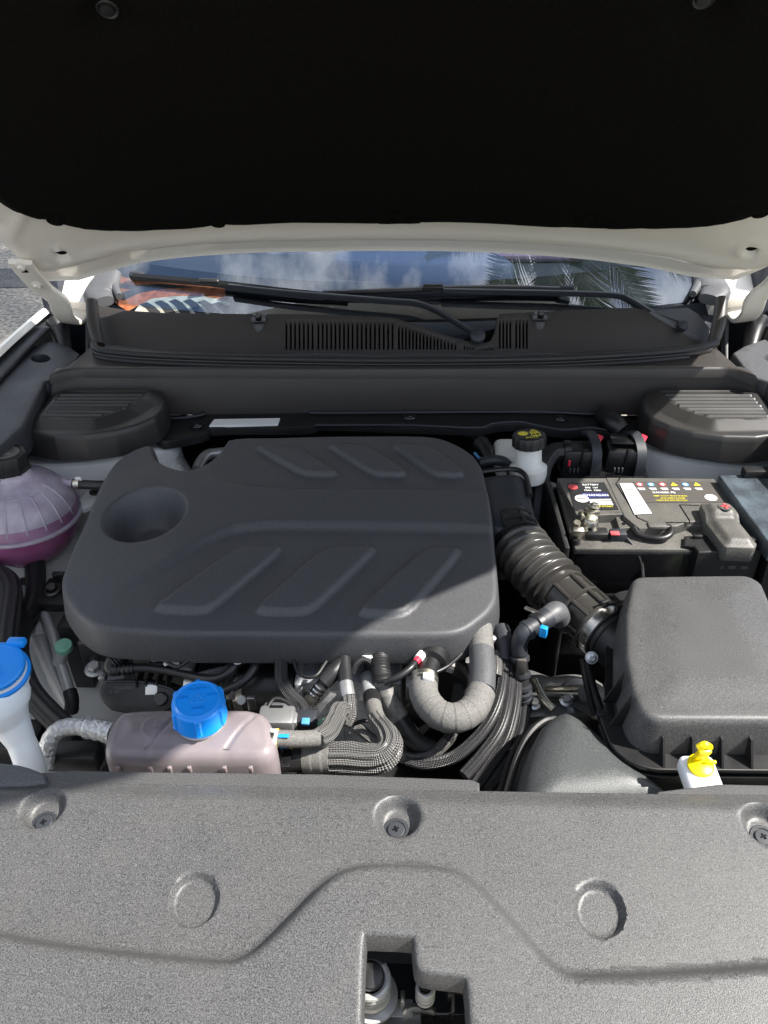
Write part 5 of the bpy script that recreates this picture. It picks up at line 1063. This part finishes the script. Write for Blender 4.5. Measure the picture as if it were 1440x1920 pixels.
for x in (455, 365): obj('clamp', lathe([(.0355, -.006), (.0368, -.006), (.0368, .006), (.0355, .006)], hit(x, 1288, .80), (1, 0, 0), 40), 'steel', cy)
obj('clamp_screw', lathe([(.006, 0), (.006, .012), (0, .012)], hit(456, 1312, .835), (0, -.6, .6), 14), 'steel', cy)
th = thing('throttle_pipe', 'black round pipe mouth with a steel band behind the foam U bend', 'pipe', tuple(hit(830, 1280, .82))); obj('mouth', lathe([(.030, 0), (.034, .004), (.034, .03), (.028, .034), (.028, .06)], hit(828, 1285, .83), (.15, 1, .1), 36), 'black_plastic', th); obj('band', lathe([(.0345, .008), (.0355, .008), (.0355, .02), (.0345, .02)], hit(828, 1285, .83), (.15, 1, .1), 36), 'steel', th)
# aluminium cooler
ic = thing('charge_cooler', 'bare aluminium cooler block with stamped panels under the cover edge', 'cooler', tuple(hit(650, 1320, .76)))
f0, f1 = hit(566, 1276, .835), hit(752, 1276, .835); wx = f1[0]-f0[0]; yf = f0[1]
obj('core', rbox(((f0[0]+f1[0])/2, yf+.065, .765), (wx, .13, .14), .004), 'aluminium', ic)
obj('end_plate', rbox((f0[0]-.004, yf+.06, .765), (.010, .145, .15), .003), 'aluminium', ic); obj('top_edge', rbox(((f0[0]+f1[0])/2, yf-.001, .836), (wx, .010, .004), .001), 'aluminium', ic)
for x0, x1 in ((574, 640), (668, 745)):
    a, b = hY(x0, 1284, yf), hY(x1, 1284, yf); obj('stamped_panel', rbox(((a[0]+b[0])/2, yf-.001, .765), (b[0]-a[0], .006, .11), .0028), 'aluminium', ic)
for k in range(7): obj('weld_spot', lathe([(.004, 0), (.003, .0015), (0, .002)], hY(658+(k % 2)*2, 1292+k*14, yf-.0005), (0, -1, 0), 10), 'steel', ic)
for k in range(3): obj('stamped_rib', rbox(hit(572+k*42, 1250, .836)+Vector((.02, 0, 0)), (.0016, .05, .0012), .0004), 'steel', ic)
text('31512110', .011, hY(590, 1338, yf-.0045), (0, 0, -1), (1, 0, 0), 'gloss_black', ic)
obj('port', lathe([(.013, 0), (.012, .004), (.009, .004), (.009, .012)], hY(588, 1303, yf), (-.3, -1, .2), 20), 'steel', ic)
# canister with the plain sticker
cb_ = thing('oil_canister', 'flat black canister with a plain white sticker in front of the engine', 'canister', tuple(hit(258, 1302, .80)))
nz = Vector((-.05, -.72, .70)).normalized(); ux = Vector((1, 0, .05)); ux = (ux-nz*ux.dot(nz)).normalized(); uy = nz.cross(ux)
oc = hit(257, 1303, .815)
def face_px(px): 
    out = []
    for a, b in px:
        d = FW+(a-720)/FOC*RT-(b-960)/FOC*UP; d = Vector(d); t_ = (oc-Vector(CAM)).dot(nz)/d.dot(nz); p = Vector(CAM)+d*t_-oc; out.append((p.dot(ux), p.dot(uy)))
    return np.array(out)
fo = dens(ccw(rnd(face_px([(186, 1291), (199, 1277), (276, 1279), (318, 1290), (328, 1300), (326, 1322), (300, 1334), (215, 1334), (190, 1310)]), 1)), .01)
g = relief(fo, const(0.), .02, [(.0015, -.0006), (.0025, -.0025), (.003, -.04)]); g.v = [tuple(oc+ux*a+uy*b+nz*c) for a, b, c in g.v]
obj('body', g, 'black_plastic', cb_, 50, weld=True)
rim_ = [tuple(oc+ux*a+uy*b+nz*.0005) for a, b in face_px([(199, 1278), (240, 1278), (276, 1280), (318, 1291), (327, 1300)])]; obj('rim', sweep(rim_, .0016, 6, 4), 'slate_plastic', cb_)
k_ = face_px([(284, 1293)])[0]; obj('sticker', rbox(oc+ux*k_[0]+uy*k_[1]+nz*.0008, (.0165, .0135, .0008), .0003, (ux, uy)), 'label_white', cb_)
k_ = face_px([(303, 1310)])[0]; obj('knob', lathe([(.0095, 0), (.0095, .006), (.008, .0075), (0, .0075)], oc+ux*k_[0]+uy*k_[1], nz, 28), 'gloss_black', cb_)
k_ = face_px([(232, 1290)])[0]; text('>PA66-GF35<', .0048, oc+ux*k_[0]+uy*k_[1]+nz*.0003, ux, uy, 'dim_print', cb_)
k_ = face_px([(215, 1297)])[0]; text('10  VDC', .005, oc+ux*k_[0]+uy*k_[1]+nz*.0003, ux, uy, 'dim_print', cb_)
for x in (262, 280, 300, 318): obj('fin', rbox(hit(x, 1272, .825), (.002, .03, .016), .0005), 'black_plastic', cb_)
obj('clip', rbox(hit(193, 1270, .815), (.010, .012, .010), .002), 'pewter', cb_)
vp = hose('vapour_pipe', 'slim black vapour pipe curving over the canister from a ribbed elbow', 'pipe', [('pipe', [(222, 1256, .848), (262, 1252, .848), (300, 1255, .846), (345, 1264, .843), (385, 1273, .842), (415, 1270, .845), (436, 1254, .852), (446, 1228, .86)], .0062, 'hose_rubber'), ('ribbed_sleeve', [(214, 1256, .848), (232, 1255, .848), (250, 1253, .848)], corr(.0078, .006, .08), 'black_plastic', dict(res=16)), ('elbow', [(238, 1222, .862), (220, 1232, .858), (207, 1246, .852), (210, 1256, .848), (222, 1256, .848)], [.012, .011, .0085, .008, .008], 'black_plastic')])
for k in range(5): obj('elbow_rib', lathe([(.009, -.0015), (.0125-k*.0004, -.001), (.0125-k*.0004, .001), (.009, .0015)], hit(232-k*4.4, 1226+k*4, .861-k*.001), hit(207, 1246, .852)-hit(238, 1222, .862), 20), 'black_plastic', vp)
obj('flange', lathe([(.018, -.004), (.020, -.002), (.020, .002), (.016, .004)], hit(236, 1220, .858), (-.5, -.6, .7), 28), 'slate_plastic', vp)
hose('fuel_pipe', 'second slim black pipe dropping behind the blue cap', 'pipe', [('pipe', [(484, 1220, .862), (480, 1245, .856), (466, 1268, .85), (446, 1284, .845), (420, 1296, .84)], .0062, 'hose_rubber')])
sn2 = thing('sensor', 'small sensor with a white tie and bolts under the cover edge', 'sensor', tuple(hit(310, 1235, .85))); obj('body', rbox(hit(318, 1240, .845), (.05, .03, .02), .005), 'black_plastic', sn2); obj('stem', sweep(H3([(318, 1218, .86), (317, 1236, .858)]), .004, 10, 3), 'zinc', sn2); obj('tie', sweep(H3([(308, 1246, .858), (318, 1242, .860), (336, 1243, .858)]), .003, 8, 4), 'label_white', sn2); bolt('bolt', hit(291, 1229, .858), (0, -.3, 1), .0065, 'steel', sn2); obj('tape_tab', rbox(hit(352, 1246, .845), (.02, .03, .012), .004), 'old_tape', sn2)
rk = thing('coil_rail', 'black coil rail and plugs just below the cover edge', 'engine part', tuple(hit(420, 1240, .83))); obj('rail', rbox(hit(410, 1238, .815), (.10, .03, .03), .006), 'black_plastic', rk); obj('rail', rbox(hit(700, 1226, .86), (.10, .02, .02), .005), 'gloss_black', rk); obj('plug', rbox(hit(690, 1232, .875), (.016, .012, .010), .002), 'bottle_plastic', rk); obj('hoop', sweep(H3([(660, 1262, .862), (668, 1245, .872), (682, 1236, .876), (700, 1246, .87), (705, 1262, .86)]), .0045, 8, 6), 'rubber', rk); obj('plug', rbox(hit(775, 1290, .84), (.02, .02, .03), .003), 'pewter', rk)
# loom bundle on the right of the U bend
LB = [('black braided loom nearest the foam U bend', [(948, 1200, .86), (944, 1250, .85), (938, 1300, .84), (922, 1345, .83), (893, 1385, .82), (850, 1420, .81), (800, 1432, .80), (762, 1424, .80)], .0075, 'braid'), ('black braided loom, second from the foam U bend', [(958, 1215, .85), (956, 1265, .84), (951, 1320, .83), (936, 1370, .82), (905, 1415, .81), (870, 1455, .80)], .0078, 'braid'), ('black braided loom, third from the foam U bend', [(968, 1250, .84), (968, 1300, .83), (962, 1345, .82), (948, 1390, .81), (922, 1430, .80), (890, 1475, .79)], .0078, 'braid'), ('black braided loom, farthest from the foam U bend', [(984, 1330, .80), (978, 1370, .80), (962, 1410, .795), (935, 1450, .79), (910, 1480, .78)], .0085, 'braid'),
      ('silver flecked braided loom under the bend of the fat hose', [(648, 1352, .80), (675, 1368, .80), (700, 1388, .80), (740, 1412, .80), (775, 1424, .80), (808, 1415, .80), (832, 1396, .80), (848, 1378, .79)], .0072, 'braid_silver'), ('black braided loom passing behind the foam U bend', [(862, 1215, .84), (860, 1260, .835), (857, 1300, .83), (850, 1345, .82), (840, 1390, .80)], .007, 'braid')]
for l, p, r_, m_ in LB: hose('braided_loom', l, 'wiring loom', [('sleeve', p, r_, m_, dict(seg=30, pl=6, amp=.09))], 'braided wiring looms beside the engine', loc=p[2])
hose('tape_loom', 'silver flecked sleeve end and grey bracket beside the foam hose', 'wiring loom', [('sleeve', [(930, 1225, .86), (931, 1250, .855), (930, 1268, .85)], .008, 'braid_silver', dict(seg=30, pl=6)), ('bracket', [(938, 1178, .87), (946, 1205, .865), (944, 1240, .855)], [.012, .013, .010], 'slate_plastic'), ('clip', [(912, 1195, .875), (925, 1200, .87)], .007, 'steel')])
hose('earth_strap', 'twin black cables hanging below the steel hose clamp', 'cable', [('cable', [(1100, 1240, .82), (1112, 1290, .79), (1126, 1330, .77), (1135, 1350, .76)], .006, 'rubber'), ('cable', [(1092, 1235, .82), (1102, 1290, .79), (1116, 1340, .76)], .005, 'rubber')])
# ================================================================== rear: brake reservoir, fuse boxes
bf = thing('brake_reservoir', 'milky brake fluid reservoir with a black cap printed in yellow', 'brake reservoir', tuple(hit(990, 880, .88)))
bc0 = hit(992, 826, .955); axb = (-.05, .10, 1); Ab = Vector(axb).normalized()
obj('body', rbox(hit(968, 866, .895)+Vector((0, .03, -.01)), (.075, .08, .05), .014, seg=4), 'bottle_plastic', bf, 60)
obj('neck', lathe([(.031, -.075), (.033, -.062), (.033, -.050), (.027, -.046), (.0235, -.042), (.0215, 0), (.021, .004)], bc0, axb, 40), 'bottle_plastic', bf)
kc = obj('cap', lathe([(.0275, -.010), (.029, -.008), (.029, .006), (.0275, .011), (.024, .0125), (0, .0125)], bc0, axb, 64, rfun=lambda a, r, h: 1+(.035 if (math.sin(16*a) > .3 and r > .025) else 0)), 'black_plastic', bf, 35)
bx = Vector((1, .08, 0)); bx = (bx-Ab*bx.dot(Ab)).normalized(); by = Ab.cross(bx); pb_ = lambda u, v_: bc0+Ab*.0128+bx*u+by*v_
obj('disc_mark', lathe([(.0088, 0), (.0088, .0003), (.0052, .0003), (.0052, 0)], pb_(-.0105, .003), axb, 24), 'label_yellow', kc); disc(pb_(-.0105, .003), .0026, axb, 'label_yellow', 'disc_mark', kc, .0003)
tr_ = [pb_(.002, .006), pb_(.0165, .006), pb_(.0092, .0185)]
for a in range(3): obj('triangle_mark', sweep([tuple(tr_[a]), tuple(tr_[(a+1) % 3])], .0007, 6, 1), 'label_yellow', kc)
text('!', .009, pb_(.0092, .0105), bx, by, 'label_yellow', kc)
bk = [pb_(.003, -.009), pb_(.003, .002), pb_(.0105, .0005), pb_(.018, .002), pb_(.018, -.009), pb_(.0105, -.0105), pb_(.003, -.009)]
obj('book_mark', sweep([tuple(p) for p in bk], .0006, 6, 1), 'label_yellow', kc); obj('book_mark', sweep([tuple(bk[2]), tuple(bk[5])], .0006, 6, 1), 'label_yellow', kc)
text('DOT4', .0078, pb_(.001, -.0165), bx, by, 'label_yellow', kc)
obj('level_plug', rbox(hit(1016, 850, .90), (.03, .02, .02), .003), 'slate_plastic', bf)
hose('brake_hose', 'slate grey hose looping between the air duct and the brake reservoir', 'hose', [('hose', [(900, 868, .90), (925, 863, .905), (945, 866, .90), (958, 880, .885), (960, 900, .87)], .0095, 'slate_plastic'), ('hose', [(902, 832, .90), (912, 845, .90), (918, 866, .89)], [.016, .013, .01], 'black_plastic')])
def fuse(px, label, tilt_):
    c = hit(px, 862, .898)+Vector((0, .02, 0)); r = thing('relay_box', label, 'relay box', tuple(c), 'relay boxes behind the battery'); ax = ((1, tilt_, 0), (-tilt_, 1, 0))
    obj('body', rbox(c+Vector((0, 0, -.004)), (.074, .05, .044), .004, ax, .9), 'black_plastic', r); obj('nose', rbox(c+Vector((.012, -.022, .004)), (.04, .02, .036), .006, ax, .8), 'black_plastic', r)
    obj('base_tray', rbox(c+Vector((0, -.008, -.03)), (.082, .066, .012), .003, ax), 'gloss_black', r)
    obj('strap', sweep([tuple(c+Vector(q)) for q in ((.010, .030, .030), (.016, .012, .036), (.020, -.016, .030), (.021, -.034, .010), (.020, -.036, -.04))], .0085, section=[(-.3, -1), (.3, -1), (.3, 1), (-.3, 1)], res=5, up0=(0, 0, 1)), 'slate_plastic', r, 50)
    obj('red_latch', rbox(c+Vector((.028, .002, .030)), (.012, .026, .008), .002, ((1, -.5, -.3), (.5, 1, 0))), 'red_plastic', r)
    for k in range(4): obj('pin', rbox(c+Vector((-.024+k*.007+(.026 if k > 2 else 0), -.034, -.014)), (.0022, .004, .010), .0005), 'trim_grey', r)
    obj('red_mark', rbox(c+Vector((-.026, -.029, -.002)), (.004, .003, .012), .0005), 'red_plastic', r) if px < 1130 else obj('lid', rbox(c+Vector((-.004, .006, .028)), (.05, .036, .006), .002, ax), 'gloss_black', r)
fuse(1093, 'black relay box with a red latch behind the left end of the battery', .0); fuse(1176, 'black relay box with a red latch nearest the ribbed strut cover', -.1)
hose('main_loom', 'thick black loom bending down beside the battery from the relay box', 'wiring loom', [('sleeve', [(1068, 846, .905), (1040, 848, .905), (1022, 868, .895), (1012, 905, .87), (1006, 950, .84), (1002, 1000, .80)], .0165, 'rubber', dict(seg=40, pl=8, amp=.04)), ('collar', [(1056, 846, .905), (1068, 846, .905)], .021, 'black_plastic')])
hose('rear_loom', 'thin black wires in the gap behind the engine cover', 'wiring loom', [('wire', [(560, 805, .88), (700, 806, .87), (860, 812, .87), (905, 830, .88)], .006, 'rubber'), ('wire', [(890, 850, .90), (900, 860, .90), (912, 858, .90)], .003, 'label_blue')])
for a, b in ((354, 821), (548, 799), (873, 808)): 
    q = hit(a, b, .885); tag(obj('panel_stud', lathe([(.004, 0), (.004, .008), (.0025, .012), (0, .012)], q, (0, -.4, .6), 10), 'pewter', None), {354: 'small metal stud under the lip near the ribbed strut cover by the pink tank', 548: 'small metal stud under the lip behind the rear edge of the engine cover', 873: 'small metal stud under the lip nearest the yellow printed brake cap'}[a], 'stud')

# small fittings in the gaps
gx_ = thing('gearbox_casting', 'pale grey gearbox casting low between the looms and the air box', 'gearbox', tuple(hit(1040, 1330, .70)))
obj('casting', rbox(hit(1015, 1338, .70), (.09, .06, .05), .012, ((1, .2, 0), (-.2, 1, 0))), 'pewter', gx_); obj('casting', lathe([(.03, 0), (.034, .006), (.03, .03), (.012, .034), (.012, .05), (0, .05)], hit(1075, 1318, .69), (.2, -.5, 1), 28), 'pewter', gx_)
obj('flange', rbox(hit(1045, 1298, .72), (.11, .012, .018), .003, ((1, .1, 0), (-.1, 1, 0))), 'zinc', gx_); bolt('bolt', hit(1002, 1318, .735), (0, -.4, 1), .007, 'steel', gx_); bolt('bolt', hit(1062, 1312, .735), (0, -.4, 1), .007, 'steel', gx_)
WR = [('thin black wire looping under the cover edge by the steel bolt', [(300, 1232, .865), (330, 1250, .862), (352, 1240, .868), (372, 1226, .87)], 'hose_rubber'), ('thin black wire between the ribbed loom and the tee hose', [(548, 1222, .875), (560, 1262, .868), (590, 1268, .872), (612, 1240, .876)], 'rubber'), ('thin black wire under the fat braided hose bend', [(655, 1360, .83), (690, 1352, .825), (720, 1372, .82), (760, 1402, .82)], 'rubber'), ('thin grey wire beside the grey plug', [(500, 1330, .855), (515, 1310, .86), (540, 1318, .856), (566, 1345, .85)], 'hose_rubber'), ('thin black wire crossing in front of the round pipe mouth', [(776, 1250, .88), (806, 1262, .878), (838, 1250, .876), (866, 1226, .874)], 'hose_rubber')]
for l, pp, mm in WR: hose('wire', l, 'wire', [('strand', pp, .0026, mm, dict(seg=8))], 'thin wires below the cover edge')
ft = thing('hose_fittings', 'steel and plastic clips on the pipes between canister and cooler', 'clip', tuple(hit(470, 1310, .83)))
obj('clip', rbox(hit(432, 1300, .835), (.012, .008, .018), .002), 'pewter', ft); obj('clip', rbox(hit(472, 1318, .84), (.010, .006, .022), .001), 'steel', ft); obj('bracket', rbox(hit(405, 1262, .835), (.05, .006, .016), .0015, ((1, .3, .1), (-.3, 1, 0))), 'pewter', ft); bolt('bolt', hit(446, 1236, .862), (0, -.5, 1), .005, 'steel', ft)
